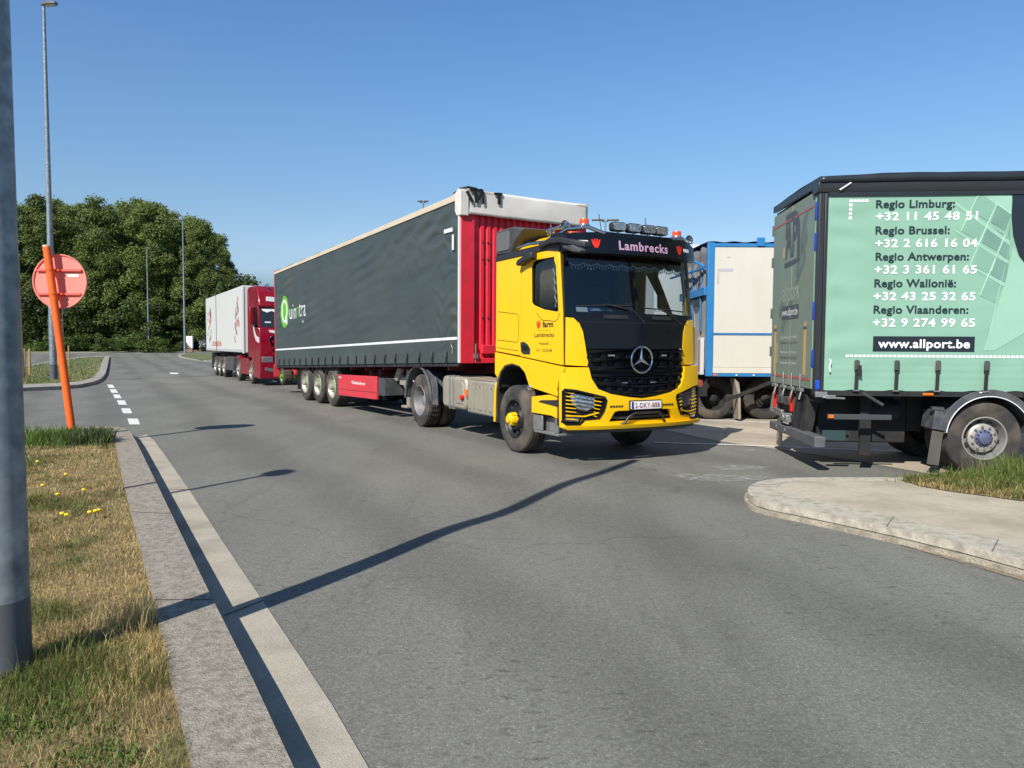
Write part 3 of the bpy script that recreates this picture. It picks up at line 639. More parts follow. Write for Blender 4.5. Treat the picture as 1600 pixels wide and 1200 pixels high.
# ---------------------------------------------------------------- vehicle materials
def paint(name,c,dirt_amt=.12,dc=(.25,.2,.12),rough=.32): return mat(name,c,rough,coat=.25,spec=.35,var=.015,scale=2,dirt=dc,dirt_amt=dirt_amt,dirt_scale=2.2)
M_yel=paint('yellow lacquer',(.86,.50,.001),.10,(.60,.36,.03)); M_blk=mat('gloss black lacquer',(.006,.007,.010),.16,spec=.3)
M_plast=mat('black plastic',(.022,.023,.025),.5,var=.15,scale=6); M_plastg=mat('dark grey plastic',(.05,.052,.056),.55,var=.1,scale=5,dirt=(.12,.11,.1),dirt_amt=.4,dirt_scale=5)
M_dark=mat('underbody black',(.012,.012,.013),.75,var=.3,scale=6,dirt=(.05,.045,.04),dirt_amt=.6,dirt_scale=4)
M_chrome=mat('chrome',(.62,.62,.62),.12,metal=1); M_steel=mat('dull steel',(.30,.30,.29),.45,metal=.6,var=.15,scale=9)
M_rub=mat('tyre rubber',(.032,.030,.028),.85,var=.2,scale=12,bump=.25,bscale=60,dirt=(.15,.12,.09),dirt_amt=.8,dirt_scale=3.2)
M_tread=M_rub
M_rimd=mat('dark rim',(.022,.023,.027),.45,metal=.3,var=.2); M_rimg=mat('dusty grey rim',(.20,.205,.22),.55,metal=.35,var=.15,dirt=(.30,.26,.2),dirt_amt=.6,dirt_scale=6)
M_rims=mat('pale alloy rim',(.46,.43,.37),.38,metal=.45,var=.1,dirt=(.28,.24,.18),dirt_amt=.7,dirt_scale=7)
M_green=mat('bright green paint',(.13,.42,.03),.5); M_hubb=mat('blue grey hub',(.12,.13,.22),.45,metal=.3,var=.2,scale=25)
M_alu=mat('dusty aluminium',(.38,.35,.28),.5,metal=.35,var=.1,scale=5,dirt=(.26,.21,.14),dirt_amt=.8,dirt_scale=2.5)
M_red=paint('red lacquer',(.50,.008,.018),.12,(.3,.06,.05),.4); M_orl=mat('orange lens',(.85,.16,.005),.2); M_redl=mat('red lens',(.65,.02,.01),.2)
M_clear=mat('clear lamp lens',(.36,.38,.40),.18,metal=.7,var=.6,scale=38); M_wht=mat('white paint',(.72,.72,.70),.5,var=.03,dirt=(.4,.37,.3),dirt_amt=.35,dirt_scale=2)
M_txtk=mat('black lettering',(.012,.012,.014),.5); M_txtw=mat('white lettering',(.80,.80,.80),.5); M_txtr=mat('red lettering',(.72,.02,.01),.5); M_pinkt=mat('pink lettering',(.75,.42,.55),.5)
M_plate=mat('number plate white',(.78,.76,.74),.4); M_ptxt=mat('ruby plate letters',(.20,.012,.02),.5); M_blue=mat('eu blue',(.02,.04,.25),.4)
M_gap=mat('panel gap',(.05,.028,.002),.8); M_int=mat('cab interior grey',(.06,.065,.07),.85,var=.1); M_intd=mat('cab interior dark',(.02,.02,.022),.9)
M_curt=mat('brown velvet',(.10,.035,.018),.95,var=.2,scale=20); M_fringe=mat('white fringe',(.85,.86,.82),.9); M_kraft=mat('tan curtain',(.30,.18,.09),.95,var=.2,scale=6)
def glassmat(name,tint=(.35,.38,.38),refl=1.5):
    m=bpy.data.materials.new(name); m.use_nodes=True; n=m.node_tree; n.nodes.remove(n.nodes['Principled BSDF']); L=n.links.new
    t=n.nodes.new('ShaderNodeBsdfTransparent'); t.inputs[0].default_value=(*tint,1); g=n.nodes.new('ShaderNodeBsdfGlossy'); g.inputs['Roughness'].default_value=.02; f=n.nodes.new('ShaderNodeFresnel'); ge=n.nodes.new('ShaderNodeNewGeometry'); mm_=n.nodes.new('ShaderNodeMapRange'); mm_.inputs[3].default_value=refl; mm_.inputs[4].default_value=1/refl; L(ge.outputs['Backfacing'],mm_.inputs[0]); L(mm_.outputs[0],f.inputs[0])
    x=n.nodes.new('ShaderNodeMixShader'); L(f.outputs[0],x.inputs[0]); L(t.outputs[0],x.inputs[1]); L(g.outputs[0],x.inputs[2]); L(x.outputs[0],n.nodes['Material Output'].inputs[0]); return m
M_glass=glassmat('cab glass',(.64,.70,.72),1.5)
# ---------------------------------------------------------------- wheels
def wheel(parent,x,y,Rr,wd,s,style,z=None,lug=False,steer=0):
    """s=-1: outer face looks to -X. x = outer tyre face"""
    z=Rr if z is None else z; d=-s; n=72; b=MB(); c=(x,y,z)
    ri=Rr*.565
    prof=[(ri*.98,.03),(ri*1.02,.008),(Rr*.66,-.004),(Rr*.78,-.010),(Rr*.90,.002),(Rr*.955,.014),(Rr*.965,.018),(Rr*.985,.03),(Rr,.052)]
    k=.075
    while k<wd-.09:
        prof+=[(Rr+.002,k),(Rr-.014,k+.003),(Rr-.014,k+.013),(Rr+.002,k+.016)]; k+=.052
    prof+=[(Rr,wd-.05),(Rr*.965,wd-.02),(Rr*.78,wd+.008),(ri*1.02,wd-.008),(ri*.98,wd-.03),(ri*.95,wd*.5)]
    b.lathe([(r,a*d) for r,a in prof],c,'x',n,closed=True)
    if lug:
        N=n
        for i,(r,a) in enumerate(prof):
            if r>Rr*.96:
                for q in range(N):
                    if (q//1)%2: 
                        j=i*N+q; v=b.v[j]; f=(Rr-.016)/Rr; b.v[j]=(v[0],y+(v[1]-y)*f,z+(v[2]-z)*f)
    w_=b.build('wheel',M_rub,parent,ang=42)
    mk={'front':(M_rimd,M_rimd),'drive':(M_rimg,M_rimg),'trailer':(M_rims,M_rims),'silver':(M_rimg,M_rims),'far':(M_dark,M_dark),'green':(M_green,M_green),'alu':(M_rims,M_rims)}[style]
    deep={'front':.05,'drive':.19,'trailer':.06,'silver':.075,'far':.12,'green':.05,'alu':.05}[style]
    rb=MB(); rb.lathe([(r,a*d) for r,a in [(ri*1.035,.006),(ri*1.0,-.003),(ri*.965,.008),(ri*.95,.03),(ri*.90,.05),(ri*.88,deep),(ri*.80,deep+.035),(ri*.66,deep+.02),(ri*.60,deep-.012),(ri*.30,deep-.018),(.001,deep-.018)]],c,'x',48,open0=True)
    rim=rb.build('rim',mk[0],w_,ang=40)
    if style=='silver':
        pb=MB(); pb.lathe([(r,a*d) for r,a in [(ri*1.045,-.002),(ri*1.03,-.009),(ri*.99,-.009),(ri*.975,.0)]],c,'x',48,closed=True); pb.build('rim_ring',M_rims,w_)
        pb=MB(); pb.lathe([(r,a*d) for r,a in [(ri*.70,deep+.0),(ri*.69,deep-.03),(ri*.62,deep-.045),(ri*.42,deep-.05),(ri*.36,deep-.03)]],c,'x',48,open0=True); pb.build('nut_ring',M_rims,w_)
        hb=MB(); hb.lathe([(r,a*d) for r,a in [(ri*.42,deep-.02),(ri*.41,deep-.06),(ri*.30,deep-.07),(ri*.28,deep-.095),(ri*.20,deep-.105),(.001,deep-.105)]],c,'x',32); hub=hb.build('hub',M_hubb,w_)
        for q in range(12):
            t=6.283*q/12; bb=(x+d*(deep-.07),y+ri*.355*math.cos(t),z+ri*.355*math.sin(t)); m=MB(); m.cyl(bb,(bb[0]-d*.012,bb[1],bb[2]),.009,6); m.build('hub_bolt',M_rimd,hub)
    elif style in('front',):
        hb=MB(); hb.lathe([(r,a*d) for r,a in [(ri*.60,deep-.01),(ri*.56,deep-.03),(ri*.40,deep-.035),(ri*.37,deep-.03)]],c,'x',32); hb.build('nut_ring',M_rimd,w_)
        hb=MB(); N=60
        pr=[(ri*.36,deep-.02),(ri*.35,deep-.10),(ri*.31,deep-.13),(ri*.22,deep-.14),(ri*.19,deep-.165),(.001,deep-.165)]
        hb.lathe([(r,a*d) for r,a in pr],c,'x',N)
        for i in range(0,3):
            for q in range(N):
                if q%12<3: v=hb.v[i*N+q]; hb.v[i*N+q]=(v[0],y+(v[1]-y)*.84,z+(v[2]-z)*.84)
        hb.build('hub',M_yel if style=='front' else M_green,w_,bevel=.003)
    elif style in ('trailer','alu'):
        hb=MB(); hb.lathe([(r,a*d) for r,a in [(ri*.33,deep),(ri*.31,deep-.10),(ri*.22,deep-.12),(.001,deep-.12)]],c,'x',20); hb.build('hub',M_rims,w_)
        for q in range(5):
            pass
    else:
        hb=MB(); hb.lathe([(r,a*d) for r,a in [(ri*.40,deep),(ri*.36,deep-.09),(ri*.2,deep-.12),(.001,deep-.12)]],c,'x',20); hb.build('hub',mk[1],w_)
    if style!='far':
        nr={'silver':.55,'front':.49,'drive':.52,'trailer':.50,'green':.5,'alu':.5}[style]; nm={'silver':M_steel,'front':M_rimd,'drive':M_rimg,'trailer':M_green,'green':M_dark,'alu':M_steel}[style]
        dd={'silver':-.045,'front':-.03}.get(style,-.012)
        for q in range(10):
            t=6.283*(q+.3)/10; bb=(x+d*(deep+dd),y+ri*nr*math.cos(t),z+ri*nr*math.sin(t)); m=MB(); m.lathe([(.017,0),(.017,-d*.02),(.010,-d*.032),(.001,-d*.034)],bb,'x',8); m.build('wheel_nut',nm,rim)
            if style in('silver','front','alu','drive'):
                bb=(x+d*(deep+.012),y+ri*.745*math.cos(t),z+ri*.745*math.sin(t)); m=MB(); m.lathe([(.026,0),(.026,-d*.018),(.001,-d*.018)],bb,'x',10); m.build('vent_hole',M_dark,rim)
    if steer:
        pass
    return w_
def chassis(parent,x0,x1,y0,y1,z0,z1,name='chassis_frame',m=None):
    b=MB()
    for (a,c) in ((x0,x0+.08),(x1-.08,x1)): b.box(a,c,y0,y1,z0,z1)
    k=y0+.4
    while k<y1: b.box(x0+.08,x1-.08,k,k+.08,z0+.03,z1-.03); k+=1.1
    return b.build(name,m or M_dark,parent,bevel=.006)
# ---------------------------------------------------------------- yellow tractor
T=empty('truck_tractor',(1.82,10.66,0),28.7); tag(T,'yellow and black tractor unit with roof lamps, coupled to the dark trailer','truck')
XC=-.06; XS=-1.235; XF=2*XC-XS
def cx(x): return -.11+.20*(abs(x-XC)/1.2)**2.6
def sz(z): return float(np.interp(z,[.4,.55,.8,1.0,1.35,1.6,2.05,2.12,2.95,3.3],[.06,-.01,-.03,-.01,.02,.03,.06,.07,.17,.2]))
def F(off=0): return lambda p: Vector((p.x,cx(p.x)+sz(p.z)+p.y-off,p.z))
def Fv(p): return Vector((p.x,cx(p.x)*1.15+.06+p.y,p.z))
def fplate(name,loops,thick,off,m,parent=T,w=None,bevel=0,step=.1,stepv=0,ang=30):
    return plate(name,[[(q[0]+XC,q[1]) for q in l] for l in loops],thick,(0,0,0),FRONT,m,parent,w or F(off),step,bevel,ang,stepv)
def mir(l): return l+[(-a,b) for a,b in l[::-1]]
def splate(name,loops,thick,off,m,parent=T,bevel=0,x=None,step=0): return plate(name,[[(-q[0],q[1]) for q in l] for l in loops],thick,((XS if x is None else x)-off,0,0),SIDE,m,parent,None,step,bevel)
door=[(.04,1.385),(.07,2.1),(.16,2.93),(.20,2.985),(.9,3.0),(1.16,2.97),(1.20,2.85),(1.24,1.52),(1.23,1.49)]
win=[(.16,2.14),(.24,2.76),(.29,2.85),(.28,2.885),(.80,2.89),(.88,2.86),(.91,2.78),(.90,2.28),(.84,2.24),(.55,2.165),(.2,2.12)]
rearp=[(1.255,1.50),(1.245,1.52),(1.21,2.85),(1.17,2.99),(1.95,3.04),(2.02,2.98),(2.03,1.56)]
lower=[(2.03,1.54),(1.25,1.475),(.0,1.36),(.0,1.30),(.12,1.18),(.14,.95),(.82,1.03),(.93,1.05),(.97,1.12),(1.06,1.25),(1.22,1.34),(1.46,1.375),(1.7,1.34),(1.85,1.24),(1.93,1.13),(2.03,1.2)]
cab=MB()   # dark inner shell behind the panels: side walls with window openings are plates; rear wall, floor, roof
cab.box(XS+.03,XF-.03,1.98,2.03,1.2,3.05); cab.box(XS+.05,XF-.05,.15,2.0,1.32,1.40)
cab.build('cab_shell',M_intd,T)
splate('side_inner_panel',[[(.05,1.36),(.07,2.1),(.13,2.96),(.16,3.0),(1.98,3.03),(1.99,1.42)],[(a,b) for a,b in win]],.02,-.02,M_gap)
dr=splate('door',[door,win],.03,0,M_yel,bevel=.006)
splate('side_panel',[rearp],.03,0,M_yel,bevel=.006)
splate('fender_panel',[lower],.05,-.005,M_yel,bevel=.008)
# arch lip
arc=[(.93,.98),(.95,1.08),(1.04,1.24),(1.21,1.335),(1.46,1.37),(1.71,1.335),(1.86,1.235),(1.95,1.10),(1.98,.98)]
b=MB(); b.tube([(XS-.015,y,z) for y,z in arc],.022,8); b.build('arch_lip',M_plastg,T)
b=MB(); inn=[(y,z) for y,z in arc]; out=[(1.46+(y-1.46)*1.05,.9+(z-.9)*1.05) for y,z in arc]; b.prism(inn+out[::-1],XS+.02,-.65,'x'); b.build('arch_liner',M_dark,T)
win2=[( .55+(y-.55)*.985,2.5+(z-2.5)*.975) for y,z in win]
splate('side_window',[win],.004,-.012,M_glass)
splate('window_seal',[win,win2],.012,.004,M_plast,parent=dr)
# hatch line, recessed contour below the window, door seam
def seam(pts,nm='panel_seam',x=None,m=None,par=T,r=.0045):
    b=MB(); b.tube([((XS-.031 if x is None else x),y,z) for y,z in pts],r,5); return b.build(nm,m or M_gap,par)
seam([(1.97,2.19),(1.33,2.13),(1.27,2.09),(1.29,1.72),(1.33,1.70),(1.98,1.74)])
seam([(1.97,1.62),(1.50,1.585),(1.28,1.57)])
seam([(.12,2.10),(.17,2.02),(.24,1.99),(.60,2.02),(.74,2.12)],par=dr)
seam([(.02,1.30),(.10,1.17),(.13,1.03)],x=XS-.05)
b=MB(); b.prism([(1.22,1.70),(1.20,1.56),(1.13,1.52),(.93,1.52),(.92,1.60),(1.00,1.67),(1.12,1.71)],XS-.034,XS-.028); b.build('door_handle',M_plast,dr,bevel=.004)
b=MB(); b.prism([(1.18,1.66),(1.14,1.60),(.97,1.585),(1.02,1.64)],XS-.05,XS-.036); b.build('handle_grip',M_blk,dr,bevel=.004)
def st(name,s,yl,yr,z,h,m,bold=0,x=None): return text(name,s,yl-yr,h,((XS-.031 if x is None else x),yl,z),SIDE,m,dr,bold)
st('lettering','Lambrecks',.80,.26,1.775,.066,M_txtk,.010); st('lettering','Hasselt',.66,.40,1.665,.045,M_txtk); st('lettering','011 / 25.05.88',.74,.32,1.565,.042,M_txtk); st('lettering','farm',.575,.285,1.915,.085,M_txtk,.03); st('lettering','agra services',.70,.38,1.865,.014,M_txtk)
def hand(u,v,s): # open red hand mark
    pts=[(-.5,.45),(-.38,-.05),(-.18,-.45),(.18,-.45),(.38,-.05),(.5,.45),(.33,.42),(.24,.08),(.20,.5),(.06,.5),(.03,.1),(-.03,.1),(-.06,.5),(-.20,.5),(-.24,.08),(-.33,.42)]
    return [(u+a*s,v+b*s) for a,b in pts]
plate('hand_emblem',[hand(-.69,1.95,.12)],.002,(XS-.030,0,0),SIDE,M_txtr,dr)
# far side of the cab
door_f=[(max(a,.10) if z<1.5 else (.16 if z<2.2 else max(a,.33)),z) for a,z in door]
for nm,l in (('door',[door_f,[(max(a,.36 if z>2.6 else .24),z) for a,z in win]]),('side_panel',[rearp]),('fender_panel',[lower])):
    plate(nm,[[(-q[0],q[1]) for q in k] for k in l],.03,(XF-.0,0,0),SIDE,M_yel,T,None,0,.006)
plate('side_window',[[(-q[0],q[1]) for q in win]],.004,(XF-.012,0,0),SIDE,M_glass,T) if False else None
# roof
b=MB(); pr=[(XS-.02,2.97),(XS+.02,3.06),(XS+.12,3.16),(XS+.3,3.27),(XC,3.34)]; pr=pr+[(2*XC-a,z) for a,z in pr[::-1][1:]]
n=len(pr)
def roofpt(y,k,dz): return [(XC+(a-XC)*k,y,min(z,2.97+(z-2.97)*dz)) for a,z in pr]
secs=[(.30,.985,.72),(.42,.99,.9),(.7,1,.98),(1.2,1,1.0),(1.75,.99,.98),(1.98,.985,.85),(2.05,.98,.5)]
vs=[p for (y,k,dz) in secs for p in roofpt(y,k,dz)]; fs=[(i*n+k,i*n+k+1,(i+1)*n+k+1,(i+1)*n+k) for i in range(len(secs)-1) for k in range(n-1)]
fs+=[tuple(range(n)),tuple((len(secs)-1)*n+k for k in range(n))]
b.add(vs,fs); b.build('roof',M_yel,T,ang=50)
b=MB(); b.prism([(2.03,2.985),(1.2,2.99),(.5,3.0),(.15,2.95),(.1,3.02),(.3,3.09),(1.2,3.09),(2.03,3.07)],XS-.045,XS+.03); b.build('roof_rail',M_plast,T,bevel=.008)
b=MB(); b.tube([(XS-.05,1.30,3.12),(XS-.06,.95,3.135),(XS-.06,.55,3.115),(XS-.05,.30,3.10)],[.012,.025,.025,.01],8); b.build('chrome_strip',M_chrome,T)
# air unit
b=MB(); b.prism([(2.05,3.08),(2.05,3.45),(1.98,3.47),(1.50,3.47),(1.15,3.40),(1.42,3.24),(1.55,3.06)],XS-.03,XS+.5); au=b.build('air_deflector',M_plastg,T,bevel=.03)
splate('deflector_panel',[rrect(1.57,2.0,3.13,3.42,.05)],.012,.03,mat('grey film',(.12,.12,.12),.6),parent=au,bevel=.004)
# windshield, visor, black front
ws=mir([(-1.135,2.09),(-1.10,2.75),(-1.06,2.96)])
fplate('windshield',[ws],.005,0,M_glass,step=.08,stepv=.1,w=F(-.01))
fplate('windshield_seal',[mir([(-1.17,2.06),(-1.13,2.78),(-1.10,3.0)]),mir([(-1.13,2.10),(-1.09,2.76),(-1.055,2.93)])],.012,0,M_plast,step=.08,stepv=.2)
for s in (-1,1):
    fplate('a_pillar',[[(s*1.205,2.06),(s*1.15,2.06),(s*1.11,2.8),(s*1.07,3.0),(s*1.165,3.0),(s*1.175,2.8)]],.03,-.015,M_plastg,step=0,stepv=.1)
black=mir([(-1.19,2.115),(-1.17,2.065),(-1.02,2.05),(-.94,1.98),(-.89,1.85),(-.86,1.65),(-.82,1.36),(-.78,1.16),(-.70,1.05),(-.52,.99),(-.25,.945),(0,.925)][:-1])[:11]+[(0,.925)]+[(-a,z) for a,z in [(-1.19,2.115),(-1.17,2.065),(-1.02,2.05),(-.94,1.98),(-.89,1.85),(-.86,1.65),(-.82,1.36),(-.78,1.16),(-.70,1.05),(-.52,.99),(-.25,.945)][::-1]]
hood=[(a,z) for a,z in black if z>1.6]; hood=[p for p in black if p[1]>1.64 and p[0]<0]+[(-.855,1.615),(.855,1.615)]+[p for p in black if p[1]>1.64 and p[0]>0]
hp=fplate('hood_panel',[hood],.02,.02,M_blk,step=.1,stepv=.12)
fplate('grille_back',[[(-.86,1.61)]+[p for p in black if p[1]<1.64 and p[0]<0]+[(0,.925)]+[p for p in black if p[1]<1.64 and p[0]>0]+[(.86,1.61)]],.02,-.02,M_intd,step=.1)
def bar(name,z0,z1,hw,dip,off,th,m,par):
    k=12; top=[(-hw+2*hw*i/k,z1-dip*(1-abs(2*i/k-1))) for i in range(k+1)]; bot=[(-hw+2*hw*i/k,z0-dip*(1-abs(2*i/k-1))) for i in range(k+1)]
    return fplate(name,[top+bot[::-1]],th,off,m,parent=par,bevel=.006,step=0)
gr=bar('grille',1.555,1.60,.85,.0,.03,.04,M_blk,T)
for (z0,z1,hw,dip) in ((1.435,1.475,.84,.01),(1.31,1.375,.825,.02),(1.225,1.265,.80,.035),(1.115,1.165,.775,.05),(1.00,1.055,.70,.065)):
    bar('grille_bar',z0,z1,hw,dip,.03,.045,M_blk,gr)
for (z0,z1,hw,dip,nb) in ((1.475,1.56,.83,.0,8),(1.375,1.44,.82,.01,8),(1.17,1.225,.78,.04,8),(1.055,1.115,.74,.055,8)):
    for i in range(nb+1):
        x=-hw+2*hw*i/nb*.98+.01; dd=dip*(1-abs(x/hw))
        fplate('grille_block',[[(x-.045,z0-dd),(x+.045,z0-dd),(x+.03,z1-dd-.008),(x-.03,z1-dd-.008)]],.03,.012,M_blk,parent=gr,bevel=.003,step=0)
for (x,z) in ((-.50,1.52),(.44,1.52),(-.30,1.13),(.22,1.13)):
    fplate('marker_light',[[(x-.05,z-.012),(x+.05,z-.012),(x+.05,z+.012),(x-.05,z+.012)]],.012,.05,M_clear,parent=gr,step=0)
# emblem
b=MB(); cyy=-.175; b.lathe([(.172,-.008),(.185,-.016),(.198,-.008),(.198,.01),(.172,.01)],(XC-.01,cyy,1.46),'y',48,closed=True)
for k in range(3):
    a=R(90+120*k); c=(XC-.01,cyy-.012,1.46); tip=(c[0]+.176*math.cos(a),cyy,c[2]+.176*math.sin(a))
    l=(c[0]+.03*math.cos(a+R(60)),cyy+.004,c[2]+.03*math.sin(a+R(60))); r_=(c[0]+.03*math.cos(a-R(60)),cyy+.004,c[2]+.03*math.sin(a-R(60)))
    b.add([c,tip,l,r_,(c[0],cyy+.01,c[2])],[(0,1,2),(0,3,1),(4,2,1),(4,1,3)])
b.build('star_emblem',M_chrome,T,ang=20)
b=MB(); b.lathe([(.036,0),(.036,-.01),(.028,-.014),(.001,-.014)],(XC+.01,cx(XC)+sz(1.93)-.02,1.93),'y',24); b.build('badge',M_chrome,hp)
for (x0,x1) in ((-.60,-.20),(.24,.62)): fplate('hood_handle',[rrect(x0,x1,2.035,2.085,.02)],.02,.036,M_plast,parent=hp,bevel=.005,step=.1)
seam([(0,0)],) if False else None
fplate('hood_seam',[[(-1.0,1.985),(1.0,1.985),(1.0,1.979),(-1.0,1.979)]],.002,.041,M_intd,parent=hp)
# yellow corner panels
cl=[(-1.19,2.05),(-1.03,2.035),(-.955,1.97),(-.905,1.85),(-.875,1.65),(-.835,1.37),(-1.19,1.39)]
for s in (-1,1): fplate('corner_panel',[[(a*s,z) for a,z in cl]],.04,.0,M_yel,bevel=.008,step=.06,stepv=.15)
# wing air vane on far corner
b=MB(); 
b.tube([(XF+.05,.12,1.36),(XF+.13,.2,1.5),(XF+.12,.2,1.95)],.018,8)
for z in (1.5,1.62,1.74,1.86): b.tube([(XF+.0,.14,z),(XF+.13,.2,z)],.012,6)
b.build('corner_vane',M_yel,T)
# bumper
hl=[(-1.215,1.02),(-1.19,1.055),(-1.05,1.04),(-.66,.945),(-.635,.90),(-.68,.75),(-.74,.655),(-.94,.64),(-.97,.60),(-1.0,.575),(-1.17,.575),(-1.215,.61)]
bl=[(-1.23,.53),(-1.235,1.36),(-.865,1.355),(-.83,1.20),(-.74,1.055),(-.55,.985),(-.25,.935),(0,.91)]
bump=bl+[(-a,z) for a,z in bl[::-1][1:]]
intk=[(-.58,.60),(-.50,.735),(-.44,.75),(.44,.75),(.50,.735),(.58,.60)]
hr=[(-a,z) for a,z in hl[::-1]]
bp_=fplate('bumper',[bump,hl,hr,intk],.06,.035,M_yel,bevel=.012,step=.07)
fplate('bumper_back',[[(-1.2,.54),(-1.2,1.3),(1.2,1.3),(1.2,.54)]],.01,-.09,M_dark,step=.1)
fplate('bumper_lip',[[(-1.22,.525),(-1.18,.50),(1.18,.50),(1.22,.525),(1.22,.555),(-1.22,.555)]],.10,.055,M_yel,bevel=.01,step=.1)
fplate('valance',[[(-1.15,.44),(1.15,.44),(1.18,.50),(-1.18,.50)]],.08,.0,M_plastg,bevel=.01,step=.1)
fplate('intake_bar',[rrect(-.56,.56,.63,.66,.01)],.03,.0,M_plastg,bevel=.004,step=.1)
b=MB()
def gp(x,z,off=.1): return (x+XC,cx(x+XC)+sz(z)-off,z)
b.tube([gp(-.42,.53,.07),gp(-.34,.58,.13),gp(-.30,.655,.14),gp(-.2,.71,.14),gp(.24,.71,.14),gp(.32,.655,.14),gp(.36,.58,.13),gp(.44,.53,.07)],.017,8); b.build('tow_guard',M_plast,bp_)
for (x0,x1) in ((-.58,-.36),(.34,.56)):
    for k in range(5):
        x=x0+(x1-x0)*k/5; fplate('vent_slot',[[(x,.80+.0),(x+.03,.80),(x+.042,.825),(x+.012,.825)]],.002,.097,M_intd,parent=bp_,step=0)
pl=fplate('number_plate',[rrect(-.25,.29,.765,.875,.012)],.014,.115,M_plate,bevel=.002,step=.12)
fplate('plate_frame',[rrect(-.27,.31,.75,.89,.015)],.012,.105,M_plast,step=.12)
fplate('plate_band',[[(-.245,.77),(-.205,.77),(-.205,.87),(-.245,.87)]],.002,.129,M_blue,parent=pl,step=0)
text('lettering','2-DKY-888',.44,.072,(XC-.185,0,.785),FRONT,M_ptxt,pl,.004,warp=F(.1305),step=.05,spacing=1.1)
for s in (-1,1):
    H=[(a*s,z) for a,z in hl]
    fr=[( -.93*s+(a+.93*s)*1.06 if False else a, z) for a,z in H]
    cxh=sum(a for a,z in H)/len(H); czh=.82
    grow=[(cxh+(a-cxh)*1.06,czh+(z-czh)*1.06) for a,z in H]; shr=[(cxh+(a-cxh)*.95,czh+(z-czh)*.94) for a,z in H]
    hd=fplate('headlight',[[(cxh+(a-cxh)*.99,czh+(z-czh)*.99) for a,z in H]],.01,-.05,M_plast,step=.1)
    fplate('headlight_frame',[grow,shr],.05,.055,M_blk,parent=hd,bevel=.008,step=.1)
    lens=[(s*-1.10,.985),(s*-1.04,1.0),(s*-.76,.935),(s*-.77,.80),(s*-.90,.745),(s*-1.0,.77),(s*-1.09,.88)]
    fplate('headlight_lens',[lens],.04,-.0,M_clear,parent=hd,bevel=.012,step=.08)
    fplate('fog_lens',[[(s*-1.18,.61),(s*-.99,.60),(s*-.97,.63),(s*-1.0,.66),(s*-1.18,.67)]],.04,.0,M_clear,parent=hd,bevel=.01,step=0)
    for k in range(8):
        z=1.015-.052*k
        xl=-1.19; xr=-.665-.014*k; 
        a1=(xl,z); 
        if s: 
            q=[(s*xl,z+.007),(s*(-1.06+.004*k),z-.012),(s*(-1.06+.004*k),z-.022),(s*xl,z-.009)]
            fplate('guard_bar',[q],.03,.04,M_yel,parent=hd,step=0,bevel=.002)
            if k<6:
                q=[(s*(-.79),z-.062),(s*xr,z-.080),(s*xr,z-.092),(s*(-.79),z-.076)]; fplate('guard_bar',[q],.03,.04,M_yel,parent=hd,step=0,bevel=.002)
                q=[(s*(-1.06),z-.014),(s*(-.79),z-.064),(s*(-.79),z-.070),(s*(-1.06),z-.020)]; fplate('guard_wire',[q],.02,.045,M_plast,parent=hd,step=0)
    q=[(s*-1.18,.70),(s*-.93,.69),(s*-.72,.735),(s*-.72,.72),(s*-.92,.672),(s*-1.18,.683)]; fplate('guard_bar',[q],.03,.04,M_yel,parent=hd,step=0)
# side return of the bumper and step
for s,xx in ((-1,XS-.02),(1,XF+.0)):
    x0,x1=(xx,xx+.3) if s<0 else (xx-.28,xx+.02)
    b=MB(); b.prism([(.12,.99),(.90,.90),(.90,.66),(.35,.66),(.12,.62)],x0,x1); b.build('step_panel',M_yel,T,bevel=.012)
    b=MB(); b.prism([(.16,.90),(.62,.865),(.70,.835),(.16,.80)],x0-.004 if s<0 else x1+.004,x0+.05 if s<0 else x1-.05); b.build('step_recess',M_intd,T)
    b=MB(); b.box(x0+.02,x1-.02,.20,.86,.38,.42); b.box(x0+.02,x0+.05,.62,.88,.42,.64); b.box(x0+.02,x0+.05,.20,.28,.42,.64); b.box(x0+.12,x0+.16,.3,.8,.42,.62); st_=b.build('entry_step',M_steel,T,bevel=.01)
b=MB(); b.cyl((XS-.05,.93,1.03),(XS+.02,.93,1.03),.05,14); b.build('side_marker',M_clear,T,bevel=.01)
# visor with lettering
vz=mir([(-1.19,2.93),(-1.20,3.14),(-1.05,3.205),(-.6,3.225)])
vs_=fplate('sun_visor',[vz],.05,0,M_blk,w=lambda p: Vector((p.x,cx(p.x)*1.3+.07+p.y+(3.2-p.z)*-.12,p.z)),bevel=.015,step=.08,stepv=.1)
def FV(off): return lambda p: Vector((p.x,cx(p.x)*1.3+.07+p.y+(3.2-p.z)*-.12-off,p.z))
b=MB(); 
def vt(u,v):
    x=XS+.0+(XF-XS)*u; return (x,cx(x)*1.3+.06+v*.36,3.19+.03*math.sin(math.pi*u)+.02*v)
b.grid(vt,24,3); b.build('visor_top',M_blk,T,recalc=False)
for s in (-1,):
    b=MB(); b.prism([(-.02,2.93),(-.02,3.19),(.40,3.22),(.40,3.02),(.2,2.95)],*( (XS-.03,XS+.03) if s<0 else (XF-.03,XF+.03))); b.build('visor_end',M_blk,T,bevel=.02)
text('lettering','Lambrecks',.88,.125,(XC-.40,0,2.995),FRONT,M_pinkt,vs_,.024,warp=FV(.0515),step=.06,spacing=1.14)
text('lettering','Lambrecks',.875,.115,(XC-.398,0,2.999),FRONT,mat('pale lettering core',(.42,.30,.45),.4),vs_,-.008,warp=FV(.0535),step=.06,spacing=1.14)
for u in (-.745,.745): fplate('hand_emblem',[hand(u,3.06,.13)],.002,.0,M_txtr,parent=vs_,w=FV(.052),step=0)
for u in (-.93,.93): fplate('white_patch',[rrect(u-.075,u+.075,3.05,3.10,.012)],.003,.0,M_txtw,parent=vs_,w=FV(.052),step=.05)
